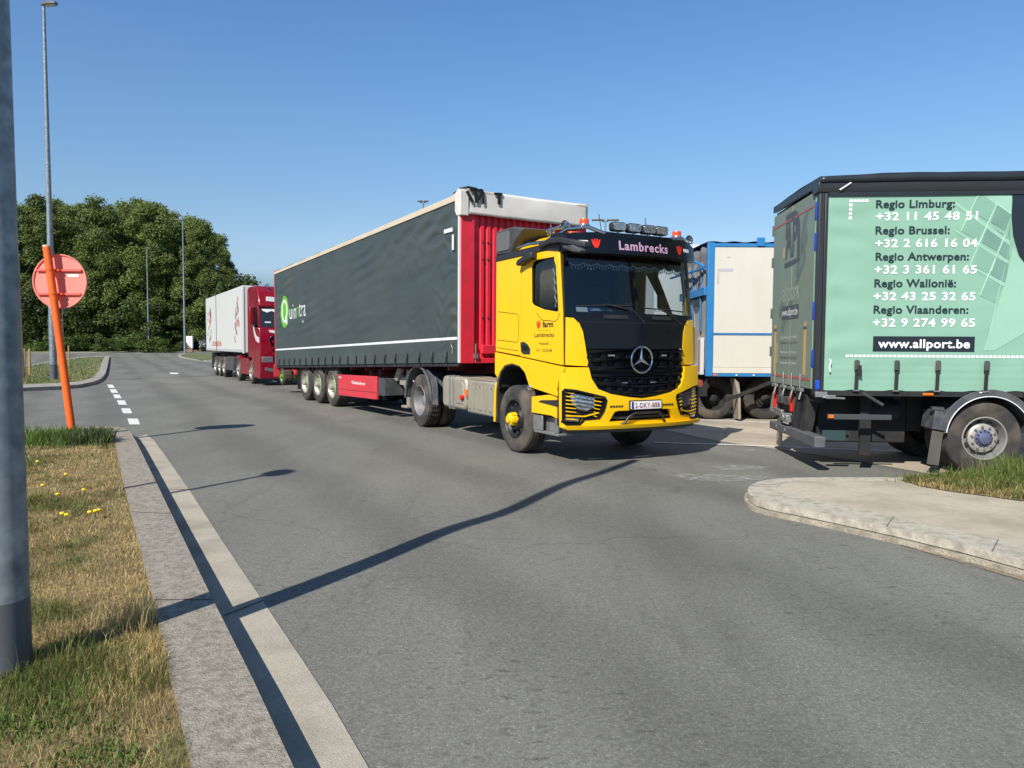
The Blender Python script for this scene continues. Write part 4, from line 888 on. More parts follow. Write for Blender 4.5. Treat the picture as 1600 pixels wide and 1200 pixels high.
# roof lamp bar, lamps, beacons, horns
b=MB(); z0=3.27
b.tube([(XS+.02,.34,3.17),(XS+.08,.12,3.25),(XC-.85,.0,3.29),(XC-.62,-.05,3.215),(XC-.3,-.08,3.2),(XC+.3,-.08,3.2),(XC+.62,-.05,3.215),(XC+.85,.0,3.25),(XF-.06,.14,3.22),(XF-.02,.34,3.17)],.028,12); b.build('lamp_bar',M_chrome,T)
for i,x in enumerate((-.36,-.09,.17,.40)):
    X=XC+x+.0; yy=-.07; lp=MB(); lp.prism(rrect(X-.115,X+.115,3.255,3.385,.04,4),yy-.02,yy+.09,'y'); l_=lp.build('roof_lamp',M_plast,T,bevel=.012)
    lp=MB(); lp.prism(rrect(X-.103,X+.103,3.267,3.373,.033,4),yy-.030,yy-.021,'y'); lp.build('lamp_glass',M_clear,l_,bevel=.004)
    lp=MB(); lp.cyl((X,yy+.03,3.2),(X,yy+.03,3.26),.012,8); lp.build('lamp_bracket',M_steel,l_)
for (x,y,z) in ((XC-.86,.06,3.30),(XC+.80,.06,3.26)):
    lp=MB(); lp.lathe([(.075,0),(.08,.015),(.075,.03),(.001,.04)],(x,y,z),'z',20); bq=lp.build('beacon',M_clear,T)
    lp=MB(); lp.lathe([(.066,.03),(.066,.08),(.06,.10),(.001,.105)],(x,y,z),'z',20); lp.build('beacon_lens',mat('beacon lens',(.70,.07,.01),.25),bq)
for (x,y,z) in ((XS+.10,.30,3.31),(XF-.07,.22,3.26)):
    lp=MB(); lp.lathe([(.02,.5),(.022,.25),(.03,.12),(.05,.04),(.078,.0),(.070,.004),(.03,.08),(.001,.1)],(x,y-.1,z),'y',20); lp.build('air_horn',M_chrome,T); 
lp=MB(); lp.lathe([(.03,-.05),(.022,0),(.05,.03),(.055,.07),(.03,.1),(.008,.12),(.004,.17),(.001,.17)],(XS+.12,.62,3.22),'z',16); lp.build('chrome_beacon',M_chrome,T)
lp=MB(); lp.prism([(.30,3.24),(.62,3.24),(.60,3.275),(.36,3.275)],XS+.28,XS+.55); lp.build('roof_marker',M_orl,T,bevel=.01)
for (x,y,h) in ((XC-.24,.5,.28),(XC+.62,.5,.3)):
    lp=MB(); lp.tube([(x,y,3.28),(x-.02,y+.06,3.32+h)],.006,5); lp.build('antenna',M_plast,T)
# mirror camera arms
def arm(s):
    X=XS if s<0 else XF
    b=MB(); P=[(.62,3.09,.0),(.30,3.12,.03),(.02,3.10,.05),(-.22,3.04,.0),(-.40,3.0,-.10)]
    secs_=[]
    for (y,z,o) in P:
        w_=.055; secs_.append([(X+s*(o+.03)-w_,y,z-.055),(X+s*(o+.03)+w_,y,z-.055),(X+s*(o+.03)+w_,y,z+.02),(X+s*(o+.03)-w_,y,z+.02)])
    vs=[p for q in secs_ for p in q]; n=len(P); fs=[(i*4+k,i*4+(k+1)%4,(i+1)*4+(k+1)%4,(i+1)*4+k) for i in range(n-1) for k in range(4)]+[(3,2,1,0),(n*4-4,n*4-3,n*4-2,n*4-1)]
    b.add(vs,fs); a=b.build('camera_arm',M_plast,T,bevel=.015)
    b=MB(); b.prism([(.02,3.03),(-.25,2.985),(-.44,2.90),(-.40,2.86),(-.2,2.90),(.0,2.97)],X+s*.02-.06,X+s*.02+.05); b.build('camera_housing',M_plastg,a,bevel=.02)
arm(-1)
b=MB(); b.prism([(1.20,2.86),(1.16,2.92),(.82,3.0),(.74,3.0),(.74,2.90),(.95,2.88),(1.15,2.83)],XS-.14,XS-.03); b.build('side_mirror',M_plast,T,bevel=.02)
b=MB(); b.box(XF+.0,XF+.18,.28,.36,2.95,2.99); b.build('camera_arm',M_plast,T,bevel=.01)
# wipers
b=MB(); b.tube([gp(-.98,2.20,.02),gp(-.5,2.225,.02),gp(-.12,2.225,.02)],.010,6); b.tube([gp(-.55,2.235,.03),gp(-.12,2.17,.05),gp(.10,1.99,.04)],.012,6); b.build('wiper',M_plast,T)
b=MB(); b.tube([gp(.1,2.20,.02),gp(.5,2.19,.02),gp(.95,2.17,.02)],.010,6); b.tube([gp(.42,2.20,.03),gp(.62,2.1,.05),gp(.86,1.98,.04)],.012,6); b.build('wiper',M_plast,T)
# interior
b=MB(); b.prism([(.16,2.05),(.20,2.12),(.62,2.14),(.78,2.0),(.78,1.5),(.3,1.5)],XS+.08,XF-.08); b.build('dashboard',M_int,T,bevel=.03)
for x in (XC-.62,XC+.5):
    b=MB(); b.prism([(1.0,1.75),(1.05,1.9),(1.45,1.86),(1.62,2.65),(1.78,2.63),(1.66,1.75)],x-.24,x+.24); b.build('seat',M_int,T,bevel=.05)
b=MB(); b.lathe([(.205,.0),(.225,.015),(.205,.03),(.19,.015)],(0,0,0),'z',32,closed=True); b.box(-.2,.2,-.02,.02,.0,.02); sw=b.build('steering_wheel',M_plast,T); sw.location=(XC+.48,.84,2.17); sw.rotation_euler=(R(25),0,0)
b=MB()
k=10
def pel(u): return 2.80-.035*abs(math.sin(u*math.pi*k/1.0))
top=[];n_=80
for i in range(n_+1):
    u=i/n_; x=-1.02+2.04*u; top.append((x,pel(u)))
pc=plate('curtain_pelmet',[[(a+XC,z) for a,z in top]+[(1.02+XC,2.97),(-1.02+XC,2.97)]],.01,(0,0,0),FRONT,M_curt,T,F(-.035),.1)
plate('fringe_band',[[(a+XC,z) for a,z in top]+[(a+XC,z+.018) for a,z in top[::-1]]],.006,(0,0,0),FRONT,M_fringe,pc,F(-.024),.1)
for i in range(44):
    u=(i+.5)/44; x=-1.0+2.0*u+XC; z=pel(u); y=cx(x)+sz(z)+.022
    m=MB(); m.lathe([(.001,0),(.006,-.012),(.013,-.045),(.001,-.048)],(x,y,z),'z',6); m.build('tassel',M_fringe,pc)
b=MB()
def cur(u,v): return (XS+.12+.02*math.sin(u*30),.50+.38*u,2.17+.66*v)
b.grid(cur,24,1); c_=b.build('side_curtain',M_kraft,T,solid=.004)
b=MB(); b.tube([(XS+.10,.50-.02*math.sin(i*1.6)-.004*i,2.83-.033*i) for i in range(20)],[.008+.007*(i%2) for i in range(20)],6); b.build('curtain_fringe',M_fringe,c_)
b=MB(); b.add([(XC-.90,.165,2.125),(XC-.30,.12,2.125),(XC-.30,.15,2.20),(XC-.90,.195,2.20)],[(0,1,2,3)]); nb=b.build('name_board',M_blue,T,solid=.01)
b=MB(); b.add([(XC-.90,.158,2.13),(XC-.72,.145,2.13),(XC-.72,.173,2.195),(XC-.90,.186,2.195)],[(0,1,2,3)]); b.build('board_panel',M_txtw,nb)
text('lettering','LIMBURGIA',.36,.034,(XC-.69,.12,2.148),FRONT,M_txtw,nb,.01,warp=lambda p: Vector((p.x,p.y-.0-(p.x-XC+.69)*.06+(p.z-2.148)*.4,p.z)))
text('lettering','JORDY',.30,.05,(XC+.46,.16,2.165),FRONT,mat('grey lettering',(.3,.33,.3),.5),T,.0)
b=MB(); b.box(XC-.02,XC+.20,.17,.2,2.13,2.28); b.build('dash_box',M_intd,T,bevel=.01)
# chassis, tanks, wheels
chassis(T,-.46,.40,1.0,6.6,.72,1.0)
b=MB(); b.prism([(1.1,.45),(1.1,1.2),(2.0,1.2),(2.3,.9),(2.3,.5)],-.4,.34); b.build('engine',M_dark,T,bevel=.03)
tk=MB(); tk.prism([(3.42,.49),(3.36,.6),(3.36,.98),(3.42,1.08),(3.98,1.08),(4.36,1.08),(4.42,1.0),(4.42,.58),(4.36,.49)],-1.17,-.55); t_=tk.build('fuel_tank',M_alu,T,bevel=.05)
tk=MB(); 
for y in (3.86,4.02): tk.box(-1.185,-.55,y,y+.05,.475,1.095)
tk.build('tank_strap',M_steel,t_,bevel=.006)
tk=MB(); tk.prism([(3.45,.60),(3.45,.95),(3.5,1.0),(3.74,1.0),(3.8,.94),(3.8,.66),(3.74,.60)],-1.185,-1.165); tk.build('tank_panel',M_alu,t_,bevel=.01)
tk=MB(); tk.cyl((-1.18,3.46,.72),(-1.23,3.46,.72),.045,12); tk.build('tank_cap',M_redl,t_)
tk=MB(); tk.box(-1.20,-.55,2.16,3.24,.47,1.05); bx_=tk.build('battery_box',M_alu,T,bevel=.035)
for i in range(6):
    y=2.34+.15*i; tk=MB(); tk.prism([(y,.56),(y,.94),(y+.03,.96),(y+.06,.94),(y+.06,.56),(y+.03,.54)],-1.212,-1.198); tk.build('box_rib',M_alu,bx_,bevel=.004)
for y in (2.30,2.72,3.12):
    for z in (.55,.95): tk=MB(); tk.cyl((-1.212,y,z),(-1.196,y,z),.018,8); tk.build('box_bolt',M_steel,bx_)
tk=MB(); tk.box(-1.18,-.6,2.12,3.30,1.055,1.075); tk.build('box_lid',M_alu,T,bevel=.006)
tk=MB(); tk.box(-1.20,-1.15,3.28,3.34,.75,.87); tk.build('side_reflector',M_orl,T,bevel=.005)
tk=MB(); tk.tube([(-1.235,2.04,1.06),(-1.24,2.07,.95),(-1.24,2.09,.7),(-1.24,2.10,.42)],.022,8); tk.build('mudguard_edge',M_yel,T)
tk=MB(); tk.prism([(2.03,1.10),(2.03,.40),(2.08,.40),(2.08,1.10)],-1.22,-.7); tk.build('mudguard',M_dark,T)
# drive mudguard
def guard(parent,yc,r,x0,x1,a0,a1,m,z=.52,th=.015,n=22,name='mudguard'):
    b=MB(); o=[(yc-r*math.cos(R(a)),z+r*math.sin(R(a))) for a in np.linspace(a0,a1,n)]; i=[(yc-(r-th)*math.cos(R(a)),z+(r-th)*math.sin(R(a))) for a in np.linspace(a0,a1,n)]
    b.prism(o+i[::-1],x0,x1); 
    return b.build(name,m,parent,ang=30)
M_fend=mat('scuffed fender plastic',(.055,.06,.068),.6,var=.2,scale=8,dirt=(.14,.135,.125),dirt_amt=.7,dirt_scale=7)
g_=guard(T,5.42,.70,-1.27,-.62,4,178,M_fend,.53)
b=MB(); b.tube([(-1.27,5.42-.70*math.cos(R(a)),.53+.70*math.sin(R(a))) for a in np.linspace(4,178,24)],.028,8); b.build('guard_lip',M_fend,g_)
b=MB(); b.prism([(4.74,.5),(4.74,.78),(4.80,.93),(4.92,1.09),(5.05,1.18),(4.9,1.14),(4.58,1.02),(4.50,.9),(4.46,.5)],-1.25,-1.22); b.build('guard_side',M_fend,g_,bevel=.01)
g2=guard(T,5.42,.70,.5,1.15,4,178,M_fend,.53)
wheel(T,-1.25,1.44,.52,.32,-1,'front'); wheel(T,1.14,1.44,.52,.32,1,'front')
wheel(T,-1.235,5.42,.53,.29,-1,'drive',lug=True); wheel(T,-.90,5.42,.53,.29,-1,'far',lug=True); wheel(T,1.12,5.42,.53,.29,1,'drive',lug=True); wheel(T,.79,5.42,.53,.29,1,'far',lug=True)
b=MB(); b.cyl((-.8,5.42,.53),(.7,5.42,.53),.11,12); b.lathe([(.12,-.25),(.24,-.1),(.24,.1),(.12,.25)],(-.05,5.42,.53),'x',16); b.build('axle',M_dark,T)
b=MB(); b.cyl((-.95,1.44,.45),(.85,1.44,.45),.06,10); b.build('axle',M_dark,T)
b=MB(); b.prism([(4.9,1.02),(5.0,1.12),(5.8,1.12),(6.1,1.0)],-.5,.45); b.build('coupling_plate',M_dark,T,bevel=.01)
# air hoses behind the cab
b=MB()
for i,x in enumerate((-.5,-.35,-.2)): b.tube([(x,2.05,1.6),(x,2.2,1.15),(x+.1,2.5,1.0),(x+.1,2.66,1.25),(x,2.7,1.7)],.015,6)
b.build('air_hose',M_plast,T)
# ---------------------------------------------------------------- dark curtain trailer
TR_=empty('semi_trailer',(.2086,13.799,0),31.7); tag(TR_,'long dark grey curtain side trailer with red front wall behind the yellow cab','trailer')
M_tarp=mat('slate tarpaulin',(.048,.062,.060),.42,var=.08,scale=1.5,dirt=(.10,.105,.095),dirt_amt=.22,dirt_scale=1.1,stretch=(1,.35,1.6),spec=.5)
M_cream=mat('cream roof rail',(.55,.47,.36),.6,var=.12,scale=3,dirt=(.28,.2,.12),dirt_amt=.6,dirt_scale=3)
M_hdr=mat('white header',(.66,.64,.60),.6,var=.06,scale=2,dirt=(.38,.33,.27),dirt_amt=.5,dirt_scale=1.6); M_tape=mat('black tape',(.012,.012,.013),.4); M_redw=mat('red steel wall',(.70,.022,.045),.42,var=.05,dirt=(.25,.02,.02),dirt_amt=.4,dirt_scale=3)
M_redp=mat('faded red panel',(.56,.035,.05),.45,var=.05,dirt=(.35,.08,.06),dirt_amt=.4,dirt_scale=2); M_refl=mat('white reflective tape',(.70,.71,.69),.4); M_redd=mat('dark red chassis',(.13,.006,.010),.6,var=.2,dirt=(.08,.05,.04),dirt_amt=.6)
TX=-1.33; TXF=1.42; TL=13.05
def zb_(y): return 1.345-.0300*y
def zt_(y): return 4.215-.0228*y
def cdisp(y,z):
    t=(z-zb_(y))/(zt_(y)-zb_(y)); e=min(1,t*6,(1-t)*10,max(0,y-.02)*8,max(0,TL-.1-y)*6)
    d=.006*noise.noise(Vector((y*.75,z*.9,3.1)))+.010*math.sin(y*5.1+.6*math.sin(z*1.3))*(.4+.6*t)
    f=math.exp(-y/1.3); d+=.020*f*math.sin(z*19+2.5*noise.noise(Vector((y*2.2,z*2.1,1.0)))*3)*(.4+.6*noise.noise(Vector((y*1.1,z*1.6,5))))
    g=math.exp(-y/3.6)*sm((z-2.6)/1.3); d+=.026*g*noise.noise(Vector(((y*1.0+z*.55)*2.0,(z-y*.16)*5.6,7.7)))
    g=math.exp(-abs(y-1.2)/1.6)*sm((z-3.1)/.9); d+=.026*g*math.sin((y*.9+(z-4.2)*1.9)*7.5)
    d+=.010*math.sin(z*23+y*3)*sm((z-1.6)/.5)*(noise.noise(Vector((y*.6,z*.7,9)))+.2)
    if t<.2: d+=.016*math.cos((y-.5)/.6*2*math.pi)*(1-t/.2)
    return d*e
def curt(y,z,o=0): return (TX-.012-cdisp(y,z)-o,y,z)
b=MB(); b.grid(lambda u,v:(lambda y:curt(y,zb_(y)+(zt_(y)-zb_(y))*v))(.02+(TL-.06)*u**1.25),430,110); cu=b.build('curtain',M_tarp,TR_,recalc=False,ang=180,solid=0)
b=MB(); b.box(TX+.02,TXF-.02,.12,TL-.05,1.0,1.3); 
bx=MB(); bx.add([(TX+.01,.08,zb_(0)),(TXF,.08,zb_(0)),(TXF,TL,zb_(TL)),(TX+.01,TL,zb_(TL)),(TX+.01,.08,zt_(0)),(TXF,.08,zt_(0)),(TXF,TL,zt_(TL)),(TX+.01,TL,zt_(TL))],[(0,3,2,1),(4,5,6,7),(1,2,6,5),(2,3,7,6),(0,1,5,4),(3,0,4,7)])
bx.build('cargo_body',M_tarp,TR_)
def rp(y,dz,x): return (x,y,zt_(y)+dz)
b=MB()
for (x0,x1) in ((TX-.035,TX+.10),(TXF-.10,TXF+.03)):
    b.add([rp(-.02,-.005,x0),rp(-.02,-.005,x1),rp(TL,-.005,x1),rp(TL,-.005,x0),rp(-.02,.115,x0+.02),rp(-.02,.15,x1),rp(TL,.10,x1),rp(TL,.09,x0+.02)],[(0,3,2,1),(4,5,6,7),(0,1,5,4),(1,2,6,5),(2,3,7,6),(3,0,4,7)])
b.build('roof_rail',M_cream,TR_,bevel=.012)
b=MB(); b.grid(lambda u,v:(TX+.02+(TXF-TX-.04)*u,.0+TL*v,zt_(TL*v)+.12+.05*math.sin(math.pi*u)+.008*math.sin(v*60)),8,60); b.build('roof_tarp',M_cream,TR_,recalc=False)
b=MB(); b.grid(lambda u,v:(lambda y:curt(y,zb_(y)+.41+.006*y+.05*v,.004))(.08+(TL-.2)*u),260,1); b.build('reflective_stripe',M_refl,TR_,recalc=False)
b=MB(); b.add([(TX-.04,-.015,1.34),(TX-.04,.02,1.34),(TX-.04,.02,3.93),(TX-.04,-.015,3.93),(TX,-.015,1.34),(TX,.02,1.34),(TX,.02,3.93),(TX,-.015,3.93)],[(0,1,2,3),(4,7,6,5),(0,4,5,1),(3,2,6,7),(0,3,7,4),(1,5,6,2)]); b.build('curtain_pole',M_refl,TR_)
sb=MB(); sb.box(-.035,-.020,-.022,.022,-.02,.20); sb.build('tmp',M_tape)
tmp=bpy.data.objects['tmp']; sme=tmp.data; bpy.data.objects.remove(tmp); bk=MB(); bk.prism([(-.03,.10),(-.035,.19),(.0,.235),(.03,.19),(.028,.10)],-.055,-.034); tmp=bk.build('tmpb',M_plastg); bme=tmp.data; bpy.data.objects.remove(tmp)
for i in range(21):
    y=.5+.6*i; s=bpy.data.objects.new('strap',sme); col.objects.link(s); s.parent=cu; s.location=(TX,y,zb_(y)+.01); s.rotation_euler=(R(-6 if i%3 else 3),0,0)
    k=bpy.data.objects.new('buckle',bme); col.objects.link(k); k.parent=cu; k.location=(TX,y-.012,zb_(y)); 
# corner patch tapes, marks
b=MB(); b.box(TX-.052,TX-.040,.22,.55,3.68,3.75); b.box(TX-.052,TX-.040,.17,.23,3.35,3.62); b.build('reflective_tape',M_refl,cu)
b=MB(); b.tube([(TX-.05,.22,1.72),(TX-.055,.25,1.66),(TX-.05,.20,1.60),(TX-.05,.21,1.50)],.008,6); b.build('tensioner_hook',M_steel,TR_)
yq,zq=11.78,2.665
def CW(o): return lambda p: Vector((curt(p.y,p.z,o)[0]+p.x,p.y,p.z))
plate('round_emblem',[[(-(yq)+.50*math.cos(t/40*6.283),zq+.50*math.sin(t/40*6.283)) for t in range(40)]],.003,(0,0,0),SIDE,M_green,cu,CW(.004),.12,stepv=.12)
ring=[[(-yq+.36*math.cos(t/40*6.283),zq+.02+.36*math.sin(t/40*6.283)) for t in range(40)],[(-yq+.275*math.cos(t/40*6.283),zq+.02+.29*math.sin(t/40*6.283)) for t in range(40)]]
plate('emblem_letter',ring,.003,(0,0,0),SIDE,M_txtw,cu,CW(.0075),.12); plate('emblem_letter',[[(-yq+.10,zq-.14),(-yq+.19,zq-.14),(-yq+.36,zq-.40),(-yq+.25,zq-.40)]],.003,(0,0,0),SIDE,M_txtw,cu,CW(.0075),.12)
text('lettering','uin',.72,.50,(0,11.2,2.42),SIDE,M_txtw,cu,-.005,spacing=1.1,warp=CW(.003),step=.12); text('lettering','n',.24,.50,(0,10.42,2.45),SIDE,M_green,cu,-.005,warp=CW(.003),step=.12); text('lettering','tra',.58,.52,(0,10.13,2.47),SIDE,M_txtw,cu,-.005,spacing=1.1,warp=CW(.003),step=.12)
text('lettering','bv',.15,.10,(0,9.85,2.28),SIDE,M_txtw,cu,.0,warp=CW(.003),step=.12)
# front wall
b=MB(); b.box(TX-.005,TX+.27,-.03,.10,1.33,3.98); b.box(TXF-.25,TXF+.005,-.03,.10,1.33,3.98); b.box(TX+.27,TXF-.25,-.02,.08,1.33,1.42); b.build('front_corner_post',M_redw,TR_,bevel=.008)
pts=[]; x=TX+.27
while x<TXF-.25: pts+=[(x,.055),(x+.022,.015),(x+.078,.015),(x+.10,.055)]; x+=.135
b=MB(); b.prism([p for p in pts if p[0]<=TXF-.25]+[(TXF-.25,.14),(TX+.27,.14)],1.42,3.98,'z'); fw_=b.build('front_wall',M_redw,TR_,ang=20)
for z in (2.15,3.2,3.5):
    for x in (TX+.46,TX+.57): m=MB(); m.cyl((x,.03,z),(x,.0,z),.018,8); m.build('rivet',M_redd,fw_)
b=MB(); b.box(TX+.42,TXF-.4,-.06,.03,1.50,1.66); b.build('coupling_box',M_redw,TR_,bevel=.01)
b=MB(); b.cyl((TX+.30,-.02,1.36),(TX+.30,-.02,1.68),.012,6); b.box(TX+.26,TX+.34,-.06,-.02,1.42,1.50); b.build('lock_rod',M_steel,TR_)
hd=MB()
def hp_(u,v): 
    x=TX+.10+(TXF-TX-.10)*u; return (x,-.075-.015*math.sin(x*2.1+1)*math.sin(v*3.1),3.965+.43*v-.012*math.sin(u*3.1)+.012*noise.noise(Vector((x*2,v,2))))
hd.grid(hp_,40,8); hdr=hd.build('header',M_hdr,TR_,recalc=False,solid=.012)
hd=MB(); hd.prism([(-.09,3.93),(-.09,4.37),(.02,4.40),(.13,4.33),(.13,4.02),(.06,3.93)],TX-.05,TX+.12); hd.build('header_corner',M_hdr,TR_,bevel=.012)
hd=MB(); hd.add([(TX,-.08,4.39),(TXF,-.08,4.38),(TXF,.3,4.35),(TX,.3,4.35),(TX,-.08,4.35),(TXF,-.08,4.34),(TXF,.3,4.31),(TX,.3,4.31)],[(0,1,2,3),(4,7,6,5),(0,4,5,1),(1,5,6,2),(2,6,7,3),(3,7,4,0)]); hd.build('header_top',M_cream,TR_)
for (x,z,w_,h,a) in ((-1.20,4.26,.07,.26,32),(-1.08,4.29,.08,.30,10),(-.99,4.32,.07,.24,-22),(-.93,4.27,.05,.26,4),(-.60,4.29,.08,.24,0),(-.62,4.37,.2,.05,3),(-1.08,4.39,.3,.05,2)):
    q=MB(); c,s=math.cos(R(a)),math.sin(R(a)); w_*=.85; h*=.85; pp=[(-w_/2,-h/2),(w_/2,-h/2),(w_/2,h/2),(-w_/2,h/2)]
    q.prism([(x+p[0]*c-p[1]*s,z+p[0]*s+p[1]*c) for p in pp],-.112,-.098,'y'); q.build('tape_strip',M_tape,hdr,bevel=.002)
b=MB(); b.tube([(TX+.02,.30,4.36),(TX+.05,.1,4.42),(TX+.12,-.06,4.43),(TX+.28,-.09,4.41)],.022,8); b.build('tape_wrap',M_tape,TR_)
# rear
b=MB(); b.box(TX-.01,TX+.12,TL-.06,TL+.04,.93,4.05); b.box(TXF-.12,TXF,TL-.06,TL+.04,.93,4.05); b.box(TX+.12,TXF-.12,TL-.02,TL+.03,.95,1.15); b.build('rear_frame',M_redw,TR_,bevel=.008)
b=MB(); b.box(TX+.12,TXF-.12,TL-.03,TL+.02,1.15,4.0); b.build('rear_door',M_redw,TR_)
# chassis and running gear
b=MB()
for x in (-.5,.45): b.prism([(.3,1.12),(.3,1.28),(TL-.1,.9),(TL-.1,.70),(4.3,.70),(3.6,.95)],x,x+.1)
for k in range(12): y=.6+k*1.07; b.box(-1.25,1.3,y,y+.06,zb_(y)-.14,zb_(y)-.01)
b.build('chassis_frame',M_redd,TR_)
b=MB(); b.box(TX+.03,TX+.09,.1,TL-.1,.98,1.02); 
b=MB(); b.add([(TX+.01,.1,zb_(0)-.0),(TX+.01,TL,zb_(TL)),(TX+.01,TL,zb_(TL)-.07),(TX+.01,.1,zb_(0)-.07),(TX+.08,.1,zb_(0)),(TX+.08,TL,zb_(TL)),(TX+.08,TL,zb_(TL)-.07),(TX+.08,.1,zb_(0)-.07)],[(0,1,2,3),(4,7,6,5),(3,2,6,7),(0,3,7,4),(1,5,6,2),(0,4,5,1)]); b.build('side_rail',M_dark,TR_)
for y in (7.57,8.83,10.07):
    wheel(TR_,-1.215,y,.525,.37,-1,'trailer'); wheel(TR_,1.24,y,.525,.37,1,'trailer')
    b=MB(); b.cyl((-.9,y,.525),(.9,y,.525),.07,10); b.build('axle',M_dark,TR_)
    g=guard(TR_,y,.60,-1.24,-.86,-8 if y>10 else 40,150 if y>7.6 and y<10 else 150,M_fend,.53,name='wheel_guard')
for y,z0,z1 in ((10.74,.30,.98),(6.93,.62,1.1)): b=MB(); b.box(-1.25,-.85,y,y+.02,z0,z1); b.build('mud_flap',M_plast,TR_)
sp_=MB(); sp_.prism([(4.14,.41),(6.80,.355),(6.80,.885),(4.14,.935)],-1.30,-1.24); pn=sp_.build('side_guard',M_redp,TR_,bevel=.01)
sp_=MB(); sp_.prism([(4.14,.565),(6.80,.505),(6.80,.515),(4.14,.577)],-1.303,-1.30); sp_.build('panel_seam',M_redd,pn)
text('lettering','Kässbohrer',.92,.075,(-1.302,5.75,.70),SIDE,M_txtw,pn,.015); plate('brand_mark',[[(-6.74,.82),(-6.64,.79),(-6.64,.85)]],.002,(-1.302,0,0),SIDE,M_txtw,pn); text('lettering','AGA',.12,.03,(-1.302,6.62,.808),SIDE,M_txtw,pn)
b=MB(); b.box(-1.26,-.8,3.72,4.10,.52,.90); b.box(-1.275,-1.26,3.78,3.84,.5,.92); b.box(-1.275,-1.26,3.96,4.02,.5,.92); b.build('tool_box',M_plastg,TR_,bevel=.015)
for x in (-.95,.85):
    b=MB(); b.box(x-.07,x+.07,2.95,3.09,.35,1.2); b.box(x-.16,x+.16,2.87,3.17,.30,.35); b.prism([(3.02,.6),(3.6,1.15),(3.7,1.1),(3.1,.52)],x-.03,x+.03); b.build('landing_leg',M_alu,TR_,bevel=.01)
b=MB(); b.prism([(2.5,.6),(2.75,1.1),(3.0,1.12),(3.2,.95),(3.5,.9),(3.5,.78),(2.9,.75),(2.7,.58)],-1.0,-.93); b.prism([(3.3,1.12),(3.55,.85),(3.72,.9),(3.5,1.15)],-1.05,-.98); b.build('leg_bracket',M_alu,TR_)
b=MB(); b.tube([(-1.1,2.55,1.18),(-1.12,2.6,.98),(-1.12,2.45,.88),(-1.1,2.1,.86)],.014,6); b.build('air_pipe',M_refl,TR_)
for y in (5.2,4.6): b=MB(); b.lathe([(.001,-.35),(.11,-.33),(.13,-.2),(.13,.2),(.11,.33),(.001,.35)],(-.7,y,.98),'x',14); b.build('air_tank',M_redd,TR_)
# forklift carried at the tail
FK=empty('truck_mounted_forklift',(.2086-13.75*math.sin(R(31.7))+(-.2)*math.cos(R(31.7)),13.799+13.75*math.cos(R(31.7))+(-.2)*math.sin(R(31.7)),0),31.7); tag(FK,'small green wheeled forklift hanging on the tail of the dark trailer','forklift')
w1=wheel(FK,-.72,.15,.30,.30,-1,'green',z=.56,lug=True); w2=wheel(FK,1.02,.15,.30,.30,1,'green',z=.56,lug=True)
wheel(FK,.0,1.0,.26,.24,-1,'green',z=.54,lug=True)
b=MB(); b.box(-.35,.65,-.1,1.0,.6,.85); b.box(-.35,.65,.55,1.1,.85,1.35); b.build('body',M_redp,FK,bevel=.03)
b=MB(); 
for x in (-.3,.45): b.box(x,x+.1,-.35,-.22,.45,2.2)
for x in (-.25,.42): b.box(x,x+.09,-.75,-.2,.72,.78)
b.build('mast',M_dark,FK,bevel=.01)
b=MB(); b.tube([(-.33,.0,.8),(-.33,.1,2.0),(-.33,.9,2.0),(-.33,1.0,.9)],.03,6); b.tube([(.63,.0,.8),(.63,.1,2.0),(.63,.9,2.0),(.63,1.0,.9)],.03,6); b.box(-.33,.63,.1,.9,1.98,2.02); b.build('guard_cage',M_dark,FK)
b=MB(); b.box(-1.16,-.95,-.62,-.58,.58,.98); b.build('marker_board',M_redp,FK,bevel=.01)
b=MB(); b.box(-1.1,-.34,-.61,-.55,.86,.93); b.build('light_bar',M_dark,FK)
# ---------------------------------------------------------------- green rigid truck (front faces right)
GO_=(3.999,9.642); GR=-4.5
G=empty('box_truck',(GO_[0],GO_[1],0),GR); tag(G,'green curtain side truck with regional phone numbers, rear doors facing left','truck')
gM=Matrix.Translation(Vector((GO_[0],GO_[1],0)))@Matrix.Rotation(R(GR),4,'Z'); gI=gM.inverted()
def onplane(inv,px,py,axis,val):
    c=inv@Vector((0,0,CAM_H)); r=inv.to_3x3()@Vector(ray(px,py)); t=(val-c[axis])/r[axis]; return c+r*t
def gs(px,py,y=0.0): p=onplane(gI,px,py,1,y); return (p.x,p.z)
def gr_(px,py): p=onplane(gI,px,py,0,0.0); return (p.y,p.z)
M_mint=mat('mint tarpaulin',(.225,.405,.30),.45,var=.05,scale=1.2,dirt=(.185,.335,.25),dirt_amt=.5,dirt_scale=.9); M_mintl=mat('pale mint print',(.36,.58,.44),.45); M_mintm=mat('mid mint print',(.28,.48,.36),.45); M_mintd=mat('grey mint print',(.15,.275,.22),.45,var=.1,scale=3); M_mintd2=mat('soft mint print',(.195,.36,.27),.45)
M_nav=mat('blue black print',(.014,.020,.030),.4); M_navt=mat('dark lettering print',(.012,.028,.034),.5)
M_roofb=mat('black roof tarp',(.018,.022,.028),.4,var=.2,scale=3); M_alub=mat('anthracite rail',(.035,.037,.04),.4,metal=.3); M_hblue=mat('blue hinge',(.01,.06,.42),.4)
M_sage=mat('sage door',(.20,.26,.20),.45,var=.06,scale=1.2,dirt=(.24,.22,.16),dirt_amt=.35,dirt_scale=1.3); M_sagel=mat('sage print pale',(.28,.36,.28),.5); M_saged=mat('sage print dark',(.07,.085,.085),.5); M_rose=mat('rose line',(.42,.10,.09),.5); M_lamp=mat('amber print',(.62,.36,.12),.5); M_mintedge=mat('mint edge',(.33,.55,.38),.5)
GZB,GZT,GLn,GW=1.09,3.62,7.2,2.16
